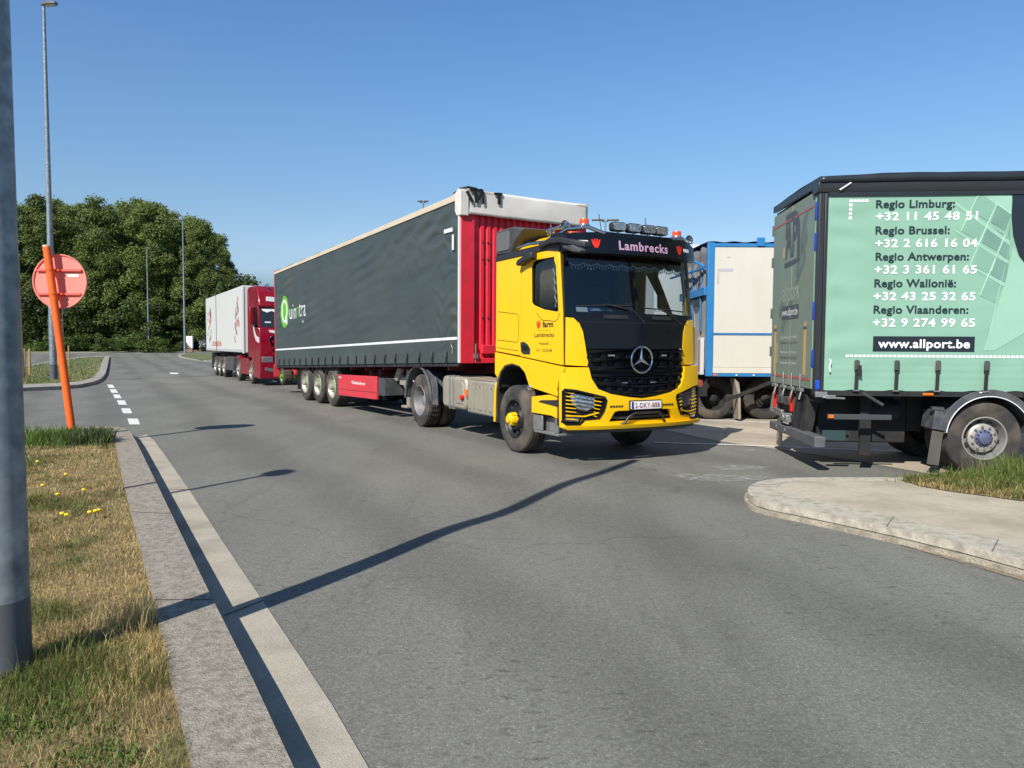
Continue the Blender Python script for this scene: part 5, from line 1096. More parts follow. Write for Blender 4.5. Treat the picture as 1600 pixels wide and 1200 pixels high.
def gd(x,z):
    t=(z-GZB)/(GZT-GZB); e=min(1,t*8,(1-t)*12,(x-.08)*10)
    d=.012*noise.noise(Vector((x*.9,z*1.0,2)))+.006*noise.noise(Vector((x*2.5,z*5,4)))+.008*math.exp(-(x-.1)/.25)*math.sin(z*16+4*noise.noise(Vector((x,z*1.5,0))))
    if t<.17: d+=.012*math.cos((x-.48)/.5*6.283)*(1-t/.17)+.006*math.sin(z*70)*(1-t/.17)
    return d*max(0,e)
def gpl(x,z,o=0): return (x,-.010-gd(x,z)-o,z)
b=MB(); b.grid(lambda u,v:gpl(.08+(GLn-.08)*u,GZB+(GZT-GZB)*v+ (.012*math.cos((.08+(GLn-.08)*u-.48)/.5*6.283) if v<.01 else 0)),300,90); gc=b.build('curtain',M_mint,G,recalc=False,ang=180)
b=MB(); b.box(.02,GLn,.04,GW,GZB-.02,3.76); b.build('cargo_body',M_roofb,G)
b=MB(); b.box(-.035,.035,-.02,.10,1.02,3.70); b.box(.035,.078,-.03,.03,1.05,3.64); b.build('corner_post',M_alub,G,bevel=.008)
b=MB(); b.prism([(-.035,3.645),(-.05,3.70),(-.045,3.78),(.2,3.80),(.2,3.645)],-.06,GLn,'x'); b.build('top_rail',M_alub,G,bevel=.01)
b=MB(); b.box(.08,GLn,-.034,.0,3.60,3.648); b.build('curtain_track',M_roofb,G)
b=MB()
def rf(u,v):
    x=-.04+(GLn+.04)*u; y=-.055+(GW+.05)*v; k=min(1,x/.9 if x>0 else 0); return (x,y,3.845+.035*sm(k)+.02*math.sin(math.pi*v)+.006*noise.noise(Vector((x*3,y*2,0))))
b.grid(rf,120,14); 
b.grid(lambda u,v:(lambda p:(p[0],p[1]-.004,p[2]-(.075+.03*sm(min(1,max(0,p[0]/.9))))*(1-v)))(rf(u,0)),120,2)
b.build('roof_tarp',M_roofb,G,recalc=False,solid=.006)
b=MB(); b.prism([(-.05,3.72),(-.05,3.85),(GW-.02,3.86),(GW-.02,3.76)],-.045,.0,'x'); b.build('rear_header',M_roofb,G,bevel=.01)
b=MB(); b.tube([gpl(.20,3.665,.045),gpl(.34,3.755,.05)],.016,6); b.build('roof_buckle',M_steel,G)
# rear doors
for i,(y0,y1) in enumerate(((.13,1.135),(1.145,2.12))):
    b=MB(); b.box(-.03,.02,y0,y1,1.095,3.70); d_=b.build('rear_door',M_sage,G,bevel=.006)
    q=MB(); q.box(-.034,-.030,y0+.06,y1-.06,1.20,1.235); q.build('printed_line',M_rose,d_)
    q=MB(); q.box(-.034,-.030,y0+.06,y1-.06,3.50,3.525); q.build('printed_line',M_rose,d_)
    if i==0: near_d=d_
    else: far_d=d_
def rd_(name,pts,m,off=.0055,par=None): return plate(name,[[(-y,z) for y,z in pts]],.002,(-.0305-off*.5+.002,0,0),SIDE,m,par or near_d)
b=MB(); b.box(-.036,-.028,.085,.128,1.10,3.62); b.build('door_edge',M_mintedge,G)
lf=[gr_(*p) for p in ((1232,345),(1232,337),(1246,328),(1252,334),(1254,350),(1253,408),(1229,420),(1229,412),(1249,403),(1250,352),(1247,341),(1234,350),(1234,374),(1231,375))]
rd_('door_logo',lf,M_saged)
text('lettering','AP',.56,.55,(-.0315,1.47,2.98),SIDE,M_saged,near_d,.03); text('lettering','allport',.80,.30,(-.0315,1.56,2.33),SIDE,M_sagel,near_d,.02)
rd_('url_panel',[(1.58,2.06),(1.58,2.26),(.75,2.26),(.75,2.06)],M_saged); text('lettering','www.allport.be',.76,.115,(-.0345,1.55,2.115),SIDE,M_txtw,near_d,.01)
for pts in ([(.95,2.7),(.62,3.45),(.42,3.5),(.85,2.6)],[(1.6,1.95),(1.1,2.4),(1.05,2.3),(1.55,1.85)],[(.7,3.0),(.45,3.3),(.42,3.15),(.62,2.85)],[(1.0,2.5),(.5,3.0),(.48,2.88),(.95,2.42)],[(1.75,2.2),(1.5,2.45),(1.5,2.3),(1.7,2.08)]):
    rd_('printed_shade',pts,mat('sage print mid',(.13,.175,.145),.5),.0035)
for y0,y1 in ((.40,.50),(1.86,1.96)): rd_('printed_column',[(y0,1.27),(y0,2.0),(y1,1.99),(y1,1.27)],M_lamp); rd_('printed_column',[(y0-.02,1.90),(y0-.02,1.94),(y1+.02,1.93),(y1+.02,1.89)],M_saged,.0075)
for i,(s,z) in enumerate((('Regio Limburg: +32 11 45 48 51',1.78),('Regio Brussel: +32 2 616 16 04',1.70),('Regio Antwerpen: +32 3 361 61 65',1.56),('Regio Wallonië: +32 43 25 32 65',1.48),('Regio Vlaanderen: +32 9 274 99 65',1.40))):
    text('lettering',s,.80,.036,(-.0315,1.60,z),SIDE,M_txtw if i%2==0 else M_saged,near_d)
rd_('door_sticker',[(1.84,1.40),(1.84,1.72),(1.76,1.72),(1.76,1.40)],M_sagel)
rd_('yellow_label',[(1.60,2.98),(1.60,3.14),(1.51,3.14),(1.51,2.98)],mat('dull yellow',(.45,.38,.12),.5))
for z in (1.42,2.05,2.95,3.35):
    b=MB(); b.prism([(-.045,z-.02),(-.045,z+.17),(-.03,z+.22),(-.005,z+.22),(.0,z+.06),(-.01,z-.02),(-.03,z-.06)],.06,.13,'y'); b.box(-.05,.04,-.028,.04,z+.04,z+.13) if False else None; b.build('door_hinge',M_hblue,G,bevel=.006)
for z in (1.5,2.1,2.9,3.4): b=MB(); b.box(-.05,.0,2.12,2.15,z,z+.16); b.build('door_hinge',M_saged,G,bevel=.005)
for y in (.55,.95,1.35,1.8):
    b=MB(); b.cyl((-.05,y,1.07),(-.05,y,1.28),.014,8); b.box(-.075,-.03,y-.12,y+.1,1.04,1.085); b.cyl((-.06,y-.1,1.05),(-.09,y-.11,.93),.014,6); b.build('door_lock',M_steel,G,bevel=.004)
# side print
def GWp(o): return lambda p: Vector((p.x,gpl(p.x,p.z,o)[1]+p.y,p.z))
def sideplate(name,pts,m,off): return plate(name,[pts],.001,(0,0,0),FRONT,m,gc,GWp(.0025+off*.6),.06,stepv=.09)
def L2(p0,p1,w0,m,off,w1=None):
    a=Vector(gs(*p0)); c=Vector(gs(*p1)); n=Vector((-(c-a).y,(c-a).x)).normalized(); w1=w1 or w0
    pts=[a+n*w0/2,c+n*w1/2,c-n*w1/2,a-n*w0/2]; pts=[(min(max(p.x,.1),2.33),min(p.y,3.595)) for p in pts]; sideplate('printed_line',pts,m,off)
def Q(ps,m,off=.001): sideplate('printed_pane',[(min(gs(*p)[0],2.33),min(gs(*p)[1],3.595)) for p in ps],m,off)
Q([(1538,302),(1582,302),(1582,334)],M_mintm); 
Q([(1528,302),(1536,302),(1556,316),(1543,346),(1514,330)],M_mintd2); Q([(1558,318),(1582,333),(1581,338),(1570,361),(1547,348)],M_mintd)
Q([(1543,353),(1568,366),(1557,392),(1533,379)],M_mintd); Q([(1571,368),(1592,380),(1584,408),(1560,394)],M_mintd); Q([(1531,386),(1555,399),(1543,428),(1520,414)],M_mintd2); Q([(1558,401),(1580,414),(1570,441),(1547,430)],M_mintd)
Q([(1540,436),(1566,448),(1556,474),(1530,462)],M_mintd2); Q([(1510,340),(1540,351),(1529,376),(1502,362)],M_mintd2); Q([(1581,345),(1590,378),(1574,364)],M_mintd)
L2((1492,318),(1590,380),.035,M_mintm,.002,.07); L2((1490,360),(1583,410),.02,M_mintm,.002,.055); L2((1524,420),(1570,446),.03,M_mintm,.002,.05); L2((1536,301),(1582,334),.02,M_mintl,.0035,.03)
L2((1557,317),(1527,383),.016,M_mintl,.003); L2((1582,338),(1548,424),.016,M_mintl,.003); L2((1527,301),(1500,362),.014,M_mintl,.003); L2((1542,352),(1508,430),.012,M_mintl,.003); L2((1570,367),(1530,462),.016,M_mintl,.003)
L2((1594,388),(1545,520),.02,M_mintl,.003,.01); 
def S2(pts,m,off): sideplate('printed_shape',pts,m,off)
S2([(2.34,3.597),(2.335,3.33),(2.365,3.08),(2.45,2.83),(2.62,2.62),(2.9,2.45),(4.2,2.3),(4.2,3.597)],M_nav,.0045)
S2([(2.38,2.95),(2.44,2.82),(2.62,2.60),(2.95,2.4),(2.95,2.1),(2.2,1.62),(2.06,1.62),(2.3,2.5)],M_mintm,.0012)
Q([(1592,520),(1600,505),(1640,560),(1604,546)],M_mintd2,.002)
rows=[('Regio Limburg:',1368,1491,325,12.5,0),('+32 11 45 48 51',1368,1526.5,344.5,13,1),('Regio Brussel:',1367,1483,366,12.5,0),('+32 2 616 16 04',1367,1526,386.5,13,1),('Regio Antwerpen:',1367,1513,407,12.5,0),('+32 3 361 61 65',1365.5,1525,427.5,13,1),('Regio Wallonië:',1365,1492.5,448.5,12.5,0),('+32 43 25 32 65',1364,1523,469,13,1),('Regio Vlaanderen:',1364,1512,489.5,12.5,0),('+32 9 274 99 65',1363,1522,510,13,1)]
for s,x0,x1,yb,h,wf in rows:
    a=gs(x0,yb); c=gs(x1,yb); t=gs(x0,yb-h); text('lettering',s,c[0]-a[0],t[1]-a[1],(a[0],0,a[1]),FRONT,M_txtw if wf else M_navt,gc,.026,warp=GWp(.0055),step=.05,spacing=1.12 if wf else 1.04)
a=gs(1363,549); c=gs(1522.5,526); sideplate('url_panel',[(a[0],a[1]),(c[0],a[1]),(c[0],c[1]),(a[0],c[1])],M_nav,.002); a=gs(1371,543); c=gs(1514.5,543); text('lettering','www.allport.be',c[0]-a[0],.112,(a[0],0,a[1]),FRONT,M_txtw,gc,.026,warp=GWp(.0055),step=.05,spacing=1.06)
x=.35
while x<6.8: sideplate('reflective_square',[(x,1.525),(x+.043,1.525),(x+.043,1.558),(x,1.558)],M_refl,.001); x+=.054
for i in range(5): sideplate('reflective_square',[(.34+.05*i,3.52),(.38+.05*i,3.52),(.38+.05*i,3.555),(.34+.05*i,3.555)],M_refl,.001)
for i in range(4): sideplate('reflective_square',[(.34,3.465-.055*i),(.38,3.465-.055*i),(.38,3.505-.055*i),(.34,3.505-.055*i)],M_refl,.001)
for i,x in enumerate((.48,.98,1.49,2.09,2.6,3.2,3.8,4.5,5.2,5.9)):
    b=MB(); b.prism([(x-.022,1.09),(x+.022,1.09),(x+.03,1.42),(x-.014,1.42)],-.052,-.040,'y'); s_=b.build('strap',M_plast,gc)
    b=MB(); b.prism([(x-.030,1.36),(x+.034,1.36),(x+.034,1.47),(x+.020,1.49),(x-.022,1.49),(x-.030,1.47)],-.07,-.045,'y'); bq=b.build('buckle',M_plastg,s_,bevel=.005)
    b=MB(); b.box(x-.04,x+.04,-.055,-.035,1.085,1.10); b.build('strap_hook',M_steel,s_)
    if i==0: b=MB(); b.prism([(x+.0,1.42),(x+.05,1.42),(x+.055,1.28),(x+.01,1.30)],-.085,-.07,'y'); b.build('strap_tail',M_plast,s_)
b=MB(); b.tube([gpl(.145,1.50,.03),gpl(.155,1.46,.035),gpl(.14,1.40,.035),gpl(.15,1.33,.03)],.012,6); b.build('curtain_hook',M_refl,G)
for (px,py) in ((1372,305),(1402,312),(1310,366),(1334,378)): pass
# underside
b=MB(); 
for y in (.75,1.35): b.box(.1,GLn,y,y+.09,.72,1.0)
for k in range(9): b.box(.2+k*.8,.28+k*.8,.05,GW-.05,.98,1.08)
b.box(.05,.12,.05,GW-.05,.92,1.08); b.build('chassis_frame',M_dark,G)
b=MB(); b.box(.06,GLn,-.012,.02,1.02,1.088); b.build('side_rail',M_dark,G)
b=MB(); b.box(-.07,.06,.86,1.98,.37,.49); b.box(-.075,.065,-.20,.87,.355,.50); b.build('rear_bumper',mat('scuffed grey steel',(.10,.10,.105),.6,var=.25,scale=6),G,bevel=.012)
for (y,z) in ((1.6,.44),(1.15,.43)): b=MB(); b.lathe([(.03,-.078),(.03,-.07),(.001,-.07)],(0,y,z),'x',8); b.build('bumper_bolt',M_steel,G)
b=MB(); 
for y in (.95,1.7): b.box(-.01,.05,y,y+.05,.45,1.05)
b.build('bumper_hanger',M_plastg,G)
b=MB(); b.prism([(-.02,.5),(.02,1.0),(.2,1.0),(.1,.5)],.45,1.0,'y'); b.build('rear_panel',M_dark,G)
for (y,c) in ((.95,M_redl),(1.80,M_redl)): b=MB(); b.box(-.06,-.02,y-.03,y+.03,.72,1.0); b.build('tail_lamp',c,G,bevel=.01)
for y in (1.18,1.55): b=MB(); b.box(-.05,.05,y-.10,y+.12,.80,.92); b.build('lift_foot',M_plastg,G,bevel=.01)
b=MB(); b.cyl((-.1,1.22,.62),(.05,1.22,.62),.06,10); b.box(-.08,.0,1.05,1.4,.55,.66); b.build('tow_coupling',M_steel,G,bevel=.01)
b=MB(); b.box(-.03,.02,1.5,1.9,.6,.70); b.build('lamp_board',M_steel,G,bevel=.01)
b=MB(); b.prism([(2.16,1.0),(2.32,.9),(2.44,.62),(2.44,.60),(2.12,.60),(2.12,.78),(2.08,1.0)],.05,.35,'x'); b.prism([(2.40,.6),(2.46,.05),(2.18,.05),(2.14,.6)],.17,.19,'x'); b.build('mud_flap',M_alu,G,bevel=.01)
b=MB(); b.box(.15,.96,-.005,.03,.705,.775); b.build('side_guard',mat('grey bar',(.045,.052,.055),.6),G,bevel=.006)
b=MB(); b.box(.66,.80,.25,.30,.2,1.0); b.build('guard_post',M_dark,G)
b=MB(); b.box(.12,.42,.10,.13,.42,.55); b.build('lower_panel',mat('green dark panel',(.02,.05,.045),.6),G)
b=MB(); b.box(.155,.22,-.025,-.006,.725,.765); b.build('side_marker',M_orl,G,bevel=.004); b=MB(); b.box(1.33,1.46,-.03,-.013,1.035,1.065); b.build('side_marker',M_orl,G,bevel=.004)
b=MB(); b.box(-.03,.12,-.05,-.01,1.0,1.07); b.cyl((.06,-.05,1.0),(.34,-.06,.985),.014,8); b.box(.10,.22,-.07,-.03,.98,1.03); b.build('latch',M_steel,G,bevel=.004); b=MB(); b.box(-.03,.03,-.03,-.0,1.1,1.22); b.build('post_block',M_hblue,G,bevel=.004)
b=MB(); b.tube([(.58,.0,1.06),(.85,.02,.90)],.022,8); b.build('pipe',M_plastg,G)
b=MB(); b.box(.2,1.38,.55,1.9,.34,1.0); b.box(1.4,1.62,.6,1.9,.5,1.0); b.build('shade_fill_box',M_dark,G,bevel=.02)  # added dark boxes stand in for the black shade beneath the body
b=MB(); b.lathe([(.001,-.25),(.13,-.23),(.15,0),(.13,.23),(.001,.25)],(1.0,.5,.8),'x',14); b.build('air_tank',M_dark,G)
def xf_tree(o,Mx):
    o.data.transform(Mx)
    for c in [q for q in bpy.data.objects if q.parent==o]: xf_tree(c,Mx)
RZ=Matrix.Rotation(R(90),4,'Z')
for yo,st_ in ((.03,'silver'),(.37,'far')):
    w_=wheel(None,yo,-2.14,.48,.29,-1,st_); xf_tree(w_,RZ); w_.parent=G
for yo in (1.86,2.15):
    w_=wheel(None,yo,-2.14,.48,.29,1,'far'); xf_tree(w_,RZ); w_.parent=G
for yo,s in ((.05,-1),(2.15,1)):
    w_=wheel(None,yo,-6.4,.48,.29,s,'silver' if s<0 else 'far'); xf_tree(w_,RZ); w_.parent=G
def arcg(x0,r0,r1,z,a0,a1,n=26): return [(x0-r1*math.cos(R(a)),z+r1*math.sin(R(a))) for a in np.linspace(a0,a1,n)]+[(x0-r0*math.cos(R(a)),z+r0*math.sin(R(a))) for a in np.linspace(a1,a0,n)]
b=MB(); b.prism(arcg(2.16,.53,.555,.50,5,175),-.02,.55,'y'); gg=b.build('mudguard',M_fend,G,ang=30)
b=MB(); b.prism(arcg(2.16,.525,.62,.50,8,172),-.035,-.015,'y'); b.build('guard_flange',M_fend,gg,bevel=.006,ang=30)
b=MB(); b.tube([(2.16-.53*math.cos(R(a)),-.04,.50+.53*math.sin(R(a))) for a in np.linspace(6,174,30)],.006,6); b.build('guard_trim',M_txtw,gg)
b=MB(); b.box(2.02,2.10,-.04,-.034,1.075,1.088); b.build('guard_badge',M_txtw,gg)
b=MB(); b.prism([(1.46,.60),(1.61,.575),(1.63,.72),(1.58,.86),(1.49,.84)],-.03,.3,'y'); b.build('flap_mount',M_fend,G,bevel=.01)
b=MB(); b.prism([(1.465,.58),(1.605,.555),(1.56,.12),(1.41,.14)],-.02,-.008,'y'); b.build('mud_flap',mat('dusty flap',(.085,.08,.065),.8,var=.15,scale=4),G,bevel=.004)
b=MB(); b.cyl((1.45,-.0,.86),(1.6,-.0,.85),.035,10); b.build('valve_pipe',M_plastg,G)
b=MB(); b.cyl((2.14,.4,.48),(2.14,2.0,.48),.10,10); b.build('axle',M_dark,G)
b=MB(); b.box(GLn+.1,GLn+2.0,0,GW,.5,3.0); b.box(GLn+.3,GLn+1.8,.2,GW-.2,3.0,3.4); b.build('cab',M_mint,G,bevel=.15)
# ---------------------------------------------------------------- blue framed white trailer
B=empty('box_trailer',(4.31,16.2,0),0); tag(B,'white sided trailer with blue frame parked between yellow cab and green truck','trailer')
bM=Matrix.Translation(Vector((4.31,16.2,0))); bI=bM.inverted()
M_bl=mat('blue frame paint',(.02,.19,.46),.4,var=.08,dirt=(.06,.16,.28),dirt_amt=.4,dirt_scale=3); M_wp=mat('weathered white panel',(.60,.575,.50),.5,var=.02,scale=2,dirt=(.52,.47,.36),dirt_amt=.4,dirt_scale=1.2,stretch=(2.5,1,.5)); M_wood=mat('weathered boards',(.33,.29,.24),.85,var=.25,scale=5,stretch=(1,6,.7)); M_gtarp=mat('grey tarp',(.17,.16,.16),.8,var=.2,scale=4)
b=MB(); b.box(.05,9,.02,2.5,1.0,3.9); b.build('cargo_body',M_gtarp,B)
b=MB(); b.box(.10,5,-.02,.03,1.95,3.82); b.build('side_panel',M_wp,B,bevel=.006); b=MB(); b.box(.10,5,-.018,.03,1.20,1.91); b.build('lower_side_panel',M_wp,B,bevel=.006); b=MB(); b.box(.10,5,-.03,.03,1.07,1.195); b.build('hem_panel',M_wp,B,bevel=.006)
b=MB(); b.box(-.05,.10,-.035,.08,1.0,3.92); b.build('corner_post',M_bl,B,bevel=.01); b=MB(); b.box(.10,5,-.035,.03,3.825,3.90); b.build('top_rail',M_bl,B,bevel=.008); b=MB(); b.box(.10,5,-.032,.03,1.912,1.948); b.build('middle_rail',M_bl,B); b=MB(); b.box(.0,5,-.025,.03,1.0,1.065); b.build('bottom_rail',M_bl,B)
b=MB(); b.box(1.01,1.18,-.055,-.0,3.84,4.03); b.build('top_block',M_bl,B,bevel=.01)
b=MB(); b.grid(lambda u,v:(-.06+5.1*u,-.04+2.6*v,3.93+.012*math.sin(u*70)+.03*math.sin(3.14*v)),60,4); b.build('roof_tarp',mat('blue tarp',(.03,.07,.20),.6),B,recalc=False,solid=.01)
for (x0,x1,z0,z1) in ((.16,.50,3.30,3.36),(.16,.20,3.02,3.30),(.36,.44,3.60,3.615)): b=MB(); b.box(x0,x1,-.026,-.02,z0,z1); b.build('reflective_tape',mat('grey tape',(.45,.45,.46),.5),B)
for x in (1.0,1.5,.62): b=MB(); b.cyl((x,-.03,1.03),(x,-.045,1.03),.02,8); b.build('rail_bolt',M_refl,B)
b=MB(); b.box(.12,.20,-.035,-.02,1.015,1.045); b.build('side_marker',M_orl,B)
# rear: tarp above, boards, blue beams, hoop
b=MB(); b.grid(lambda u,v:(-.01+.02*math.sin(u*22),.05+2.4*u,2.7+v*(1.2-.05*u)),40,6); b.build('rear_tarp',M_gtarp,B,recalc=False,solid=.01)
for i in range(9): b=MB(); y=.12+i*.26; b.box(-.03+.01*(i%2),.02,y,y+.235,1.15,2.75 if i%2 else 2.9); b.build('board',M_wood,B,bevel=.005)
for i in range(8): b=MB(); y=.2+i*.28; b.box(-.045,-.03,y,y+.2,2.9,3.35+.2*(i%2)); b.build('board',M_wood,B,bevel=.005)
b=MB(); b.box(-.10,-.02,.05,2.45,2.78,2.96); b.build('rear_beam',M_bl,B,bevel=.008)
b=MB(); b.tube([(-.08,.1,3.40),(-.30,.55,3.62),(-.36,1.0,3.78),(-.38,2.2,3.80)],.028,8); b.tube([(-.08,.1,3.38),(-.38,2.2,3.34)],.028,8); b.build('rear_hoop',M_bl,B)
for y in (.5,1.2,1.9): b=MB(); b.box(-.075,-.045,y,y+.06,2.0,3.5); b.build('rear_upright',M_bl,B)
b=MB(); b.box(-.13,-.05,.15,.42,1.03,1.85); pb_=b.build('hazard_board',mat('pale board',(.55,.56,.55),.5),B,bevel=.004); b=MB(); b.box(-.138,-.13,.22,.32,1.10,1.80); b.build('hazard_stripe',mat('rust stripe',(.35,.12,.06),.6),pb_)
b=MB(); b.box(-.10,-.03,.45,1.9,1.0,1.25); b.build('tail_board',mat('light blue board',(.22,.38,.55),.5),B,bevel=.01)
b=MB(); 
for i in range(6): b.tube([(-.09,.5+.1*i,2.55),(-.11,.53+.1*i,2.72)],.014,5)
b.tube([(-.10,.35,3.3),(-.12,.5,2.95),(-.10,.6,3.2),(-.13,.45,2.98)],.01,5); b.build('rope',M_plast,B)
b=MB(); b.box(-.1,.02,.1,2.4,.55,.72); b.prism([(-.1,.70),(.1,1.0),(.22,1.0),(.05,.70)],.2,.3,'y'); b.prism([(.4,.5),(1.5,.95),(1.5,.87),(.4,.42)],.0,.05,'y'); b.build('rear_bumper',M_dark,B)
b=MB(); b.box(-.12,-.02,.3,.7,.74,.90); b.build('tail_lamp',mat('rusty red lamp',(.25,.05,.03),.5),B,bevel=.01)
b=MB(); b.box(.1,8,.6,.7,.75,1.0); b.box(.1,8,1.8,1.9,.75,1.0); b.build('chassis_frame',M_dark,B)
b=MB(); b.box(.5,5,.9,1.6,.30,.98); b.build('shade_fill_box',M_dark,B)  # added dark block, paints in the shade below this trailer
b=MB(); b.prism([(.60,.95),(.70,.86),(.74,.60),(.76,.05),(.70,.05),(.68,.6),(.62,.82)],.02,.4,'y'); b.build('mud_flap',M_alu,B,bevel=.005)
for x,y,s in ((.25,.42,'far'),(1.45,.42,'far'),(2.7,.42,'far')):  # near side too takes the black rims, shadow put into their colour
    w_=wheel(None,y,-x,.50,.34,-1,s); xf_tree(w_,RZ); w_.parent=B
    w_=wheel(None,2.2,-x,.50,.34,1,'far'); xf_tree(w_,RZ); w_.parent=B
# white trailer further back
W2=empty('box_trailer',(3.9,20.2,0),0); tag(W2,'plain white trailer top showing behind the blue framed trailer','trailer')
b=MB(); b.box(.0,9,0,2.5,1.1,4.42); b.build('cargo_body',M_wht,W2,bevel=.02); b=MB(); b.box(.3,9,.6,.7,.8,1.1); b.box(.3,9,1.8,1.9,.8,1.1); b.build('chassis_frame',M_dark,W2)
b=MB(); b.box(-.02,.0,.05,2.45,1.15,4.38); b.build('rear_door',M_wht,W2)
for x in (1.0,2.3): 
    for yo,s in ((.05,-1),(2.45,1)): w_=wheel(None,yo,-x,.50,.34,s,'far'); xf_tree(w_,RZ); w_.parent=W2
# ---------------------------------------------------------------- white reefer trailer and red tractor
RT=empty('semi_trailer',(-10.567,32.525,0),30); tag(RT,'white box trailer with dark flower prints behind the red tractor','trailer')
M_wbox=mat('white reefer skin',(.60,.60,.565),.4,var=.02); M_flow=mat('dark flower print',(.20,.14,.14),.6,var=.4,scale=14); M_flowr=mat('red flower print',(.45,.16,.16),.6,var=.3,scale=14)
b=MB(); b.box(-1.25,1.3,0,11.3,1.28,4.18); rb_=b.build('cargo_box',M_wbox,RT,bevel=.02)
b=MB(); b.box(-1.262,-1.25,.02,11.28,1.30,1.42); b.build('bottom_rail',mat('grey rail',(.42,.42,.42),.5),RT); b=MB(); b.box(-1.275,-1.2,-.03,.0,1.25,4.16); b.build('front_edge',M_refl,RT)
rs=random.Random(5)
def blob(y,z,r,m,sy=1):
    pts=[(-(y)+r*sy*rs.uniform(.45,1.1)*math.cos(t/10*6.283),z+r*rs.uniform(.5,1.1)*math.sin(t/10*6.283)) for t in range(10)]
    plate('printed_flower',[pts],.002,(-1.252,0,0),SIDE,m,rb_)
for (y,z,r) in ((1.15,3.65,.16),(1.3,3.42,.2),(1.1,3.2,.22),(1.6,3.1,.2),(1.75,2.9,.17),(1.1,2.75,.18),(1.4,2.6,.22),(.95,2.55,.2),(1.8,2.45,.2),(1.65,2.2,.18),(2.0,1.95,.15),(1.9,1.78,.13),(1.5,2.15,.14),(1.4,3.0,.12)): blob(y,z,r,M_flow if rs.random()<.45 else M_flowr)
for (y,z,r) in ((9.6,3.35,.34),(9.5,3.05,.40),(9.75,2.75,.28),(10.4,3.3,.2),(10.5,3.0,.16),(9.4,2.3,.16),(10.2,2.5,.16),(9.6,2.0,.22),(9.9,1.85,.18),(10.6,2.2,.12),(9.3,1.6,.1)): blob(y,z,r,M_flow if rs.random()<.6 else M_flowr)
text('lettering','DEBEER',3.1,.24,(-1.253,8.9,1.55),SIDE,mat('orange brown lettering',(.5,.16,.08),.5),rb_,.03)
chassis(RT,-.5,.5,.5,11.2,.85,1.25)
for y in (5.6,7.0,8.4): wheel(RT,-1.2,y,.50,.36,-1,'alu'); wheel(RT,1.2,y,.50,.36,1,'far')
b=MB(); b.box(-1.2,-.8,2.9,4.7,.40,1.05); b.build('pallet_box',M_plastg,RT,bevel=.02); b=MB(); b.box(-1.22,-.8,9.1,9.5,.35,1.2); b.build('mud_flap',M_plast,RT)
RC=empty('truck_tractor',(-10.567,32.525,0),30); tag(RC,'dark red tractor unit with high roof pulling the white flower trailer','truck')
M_cr=paint('crimson lacquer',(.21,.002,.014),.06,(.2,.03,.03),.25)
# body from sections along the length; y is backwards
def sect(y,hw,zb,zt,r=.14): return [(-hw,zb),(-hw,zt-r),(-hw+r*.35,zt-r*.35),(-hw+r,zt),(hw-r,zt),(hw-r*.35,zt-r*.35),(hw,zt-r),(hw,zb)]
b=MB(); S=[(-3.36,1.10,.32,1.95,.02),(-3.38,1.16,.32,2.1,.02),(-3.28,1.22,.32,2.30,.03),(-3.08,1.24,.32,3.0,.05),(-2.95,1.24,.32,3.12,.1)]
vs=[];n=8
secs=[(-3.34,1.0,.30,1.9),(-3.36,1.12,.30,2.0),(-3.26,1.23,.30,2.32)]
b.prism([(-3.34,.28),(-3.40,.55),(-3.40,1.5),(-3.34,2.05),(-3.27,2.32),(-1.1,2.32),(-1.1,1.05),(-.95,1.05),(-1.02,.98),(-1.15,1.08),(-1.4,1.13),(-1.65,1.08),(-1.85,.95),(-2.0,.6),(-2.05,.3)],-1.22,1.22); low=b.build('cab_lower',M_cr,RC,bevel=.07)
b=MB(); b.prism([(-1.1,1.05),(-1.1,3.7),(-1.0,3.7),(-1.0,1.05)],-1.22,1.22); b.box(-1.22,-1.13,-3.02,-1.05,2.32,3.35) if False else None
b.prism([(-2.05,2.32),(-2.12,3.25),(-1.05,3.25),(-1.05,2.32)],-1.22,-1.16); b.prism([(-2.05,2.32),(-2.12,3.25),(-1.05,3.25),(-1.05,2.32)],1.16,1.22); b.build('cab_upper',M_cr,RC,bevel=.02)
b=MB(); b.prism([(-3.16,3.12),(-3.20,3.20),(-2.95,3.75),(-2.55,3.98),(-2.2,4.02),(-1.0,4.04),(-.95,3.6),(-.95,3.10)],-1.2,1.2); b.build('roof',M_cr,RC,bevel=.12)
b=MB(); b.prism([(-3.27,2.33),(-3.08,3.13),(-3.04,3.13),(-3.23,2.33)],-1.12,1.12); b.build('windshield',mat('tinted cab glass',(.02,.026,.03),.06,coat=.5),RC)
for s in (-1,1):
    b=MB(); x=s*1.19; b.prism([(-3.0,2.40),(-2.86,3.08),(-2.18,3.08),(-2.15,2.42)],min(x,x+s*.02),max(x,x+s*.02)); b.build('side_window',MATS['tinted cab glass'],RC)
    b=MB(); b.prism([(-3.24,2.32),(-3.06,3.14),(-2.94,3.14),(-3.10,2.32)],min(s*1.12,s*1.22),max(s*1.12,s*1.22)); b.build('a_pillar',M_cr,RC,bevel=.01)
b=MB(); b.box(-1.22,1.22,-2.16,-2.10,2.3,3.15); b.build('inner_wall',M_intd,RC)
b=MB(); b.box(-1.50,-1.30,-2.86,-2.70,2.45,3.14); mm=b.build('side_mirror',M_cr,RC,bevel=.05); b=MB(); b.tube([(-1.25,-2.6,3.10),(-1.4,-2.78,3.05)],.025,6); b.tube([(-1.25,-2.6,2.5),(-1.4,-2.78,2.52)],.025,6); b.build('mirror_arm',M_plast,mm)
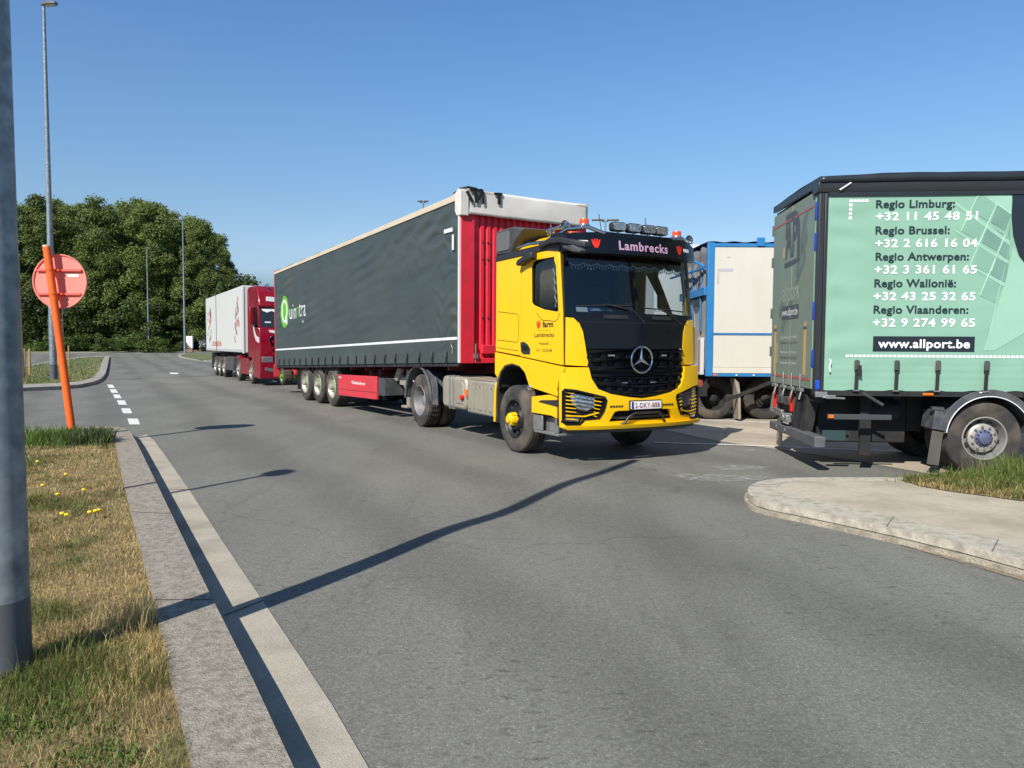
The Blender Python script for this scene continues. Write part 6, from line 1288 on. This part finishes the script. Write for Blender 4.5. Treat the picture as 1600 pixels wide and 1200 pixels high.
b=MB(); b.prism([(-3.42,.95),(-3.42,1.15),(-3.36,1.18),(-3.36,.9)],-1.15,-.72); b.build('headlight',M_clear,RC,bevel=.02); b=MB(); b.prism([(-3.42,.95),(-3.42,1.15),(-3.36,1.18),(-3.36,.9)],.72,1.15); b.build('headlight',M_clear,RC,bevel=.02)
b=MB(); b.prism([(-1.05,.62),(-.70,.55),(-.72,.68),(-1.02,.74)],-3.42,-3.395,'y'); b.build('fog_lamp',M_clear,RC)
b=MB(); b.prism([(-.78,1.98),(.78,1.98),(.72,1.0),(-.72,1.0),(-.70,1.3),(-.86,1.85)],-3.415,-3.38,'y'); gq=b.build('grille',M_blk,RC,bevel=.01)
for z in (1.2,1.45,1.70): b=MB(); b.box(-.74,.74,-3.435,-3.41,z,z+.10); b.build('grille_bar',M_cr,gq,bevel=.01)
b=MB(); b.prism([(-.85,2.22),(-.60,2.20),(-.30,2.08),(-.45,2.06),(-.82,2.12)],-3.36,-3.31,'y'); b.build('front_decal',M_refl,RC)
plate('side_decal',[[(2.1,2.33),(2.35,2.0),(2.65,1.8),(3.0,1.72),(3.3,1.70),(3.34,1.78),(3.28,1.92),(3.0,1.95),(2.75,2.0),(2.5,2.15),(2.25,2.40)]],.003,(-1.222,0,0),SIDE,mat('silver swoosh',(.55,.50,.50),.5),RC)
b=MB(); b.prism([(-.90,3.36),(-.50,3.33),(-.44,3.42),(-.55,3.52),(-.90,3.54)],-3.175,-3.10,'y'); b.build('roof_sign',M_refl,RC,bevel=.005); 
b=MB(); b.prism([(-1.08,3.05)]+[(-1.05+.175*i,2.98-.07*(i%2)) for i in range(13)]+[(1.08,3.05)],-3.14,-3.12,'y'); b.build('curtain_pelmet',M_fringe,RC)
b=MB(); b.box(-.98,-.75,-3.23,-3.18,2.42,2.55); b.build('dash_card',M_txtw,RC)
for x in (-.8,-.3): b=MB(); b.lathe([(.08,0),(.03,.06),(.025,.4)],(x,-2.9,4.0),'y',12); b.build('air_horn',M_chrome,RC)
b=MB(); b.box(-1.2,-1.0,-.95,1.0,.35,1.05); b.build('side_skirt',M_cr,RC,bevel=.03); b=MB(); b.box(-1.22,1.22,-1.0,-.92,1.1,3.95); b.build('side_deflector',M_cr,RC,bevel=.02)
for s,x in ((-1,-1.2),(1,1.2)):
    wheel(RC,x,-1.42,.50,.30,s,'alu' if s<0 else 'far'); wheel(RC,x,1.55,.50,.30,s,'alu' if s<0 else 'far')
b=MB(); b.box(-.45,.45,-2.5,2.6,.6,.95); b.build('chassis_frame',M_dark,RC)
b=MB(); b.prism([(.95,1.0),(1.1,1.10),(1.55,1.15),(2.0,1.10),(2.15,1.0)],-1.2,-.8); b.build('mudguard',M_cr,RC,bevel=.01)
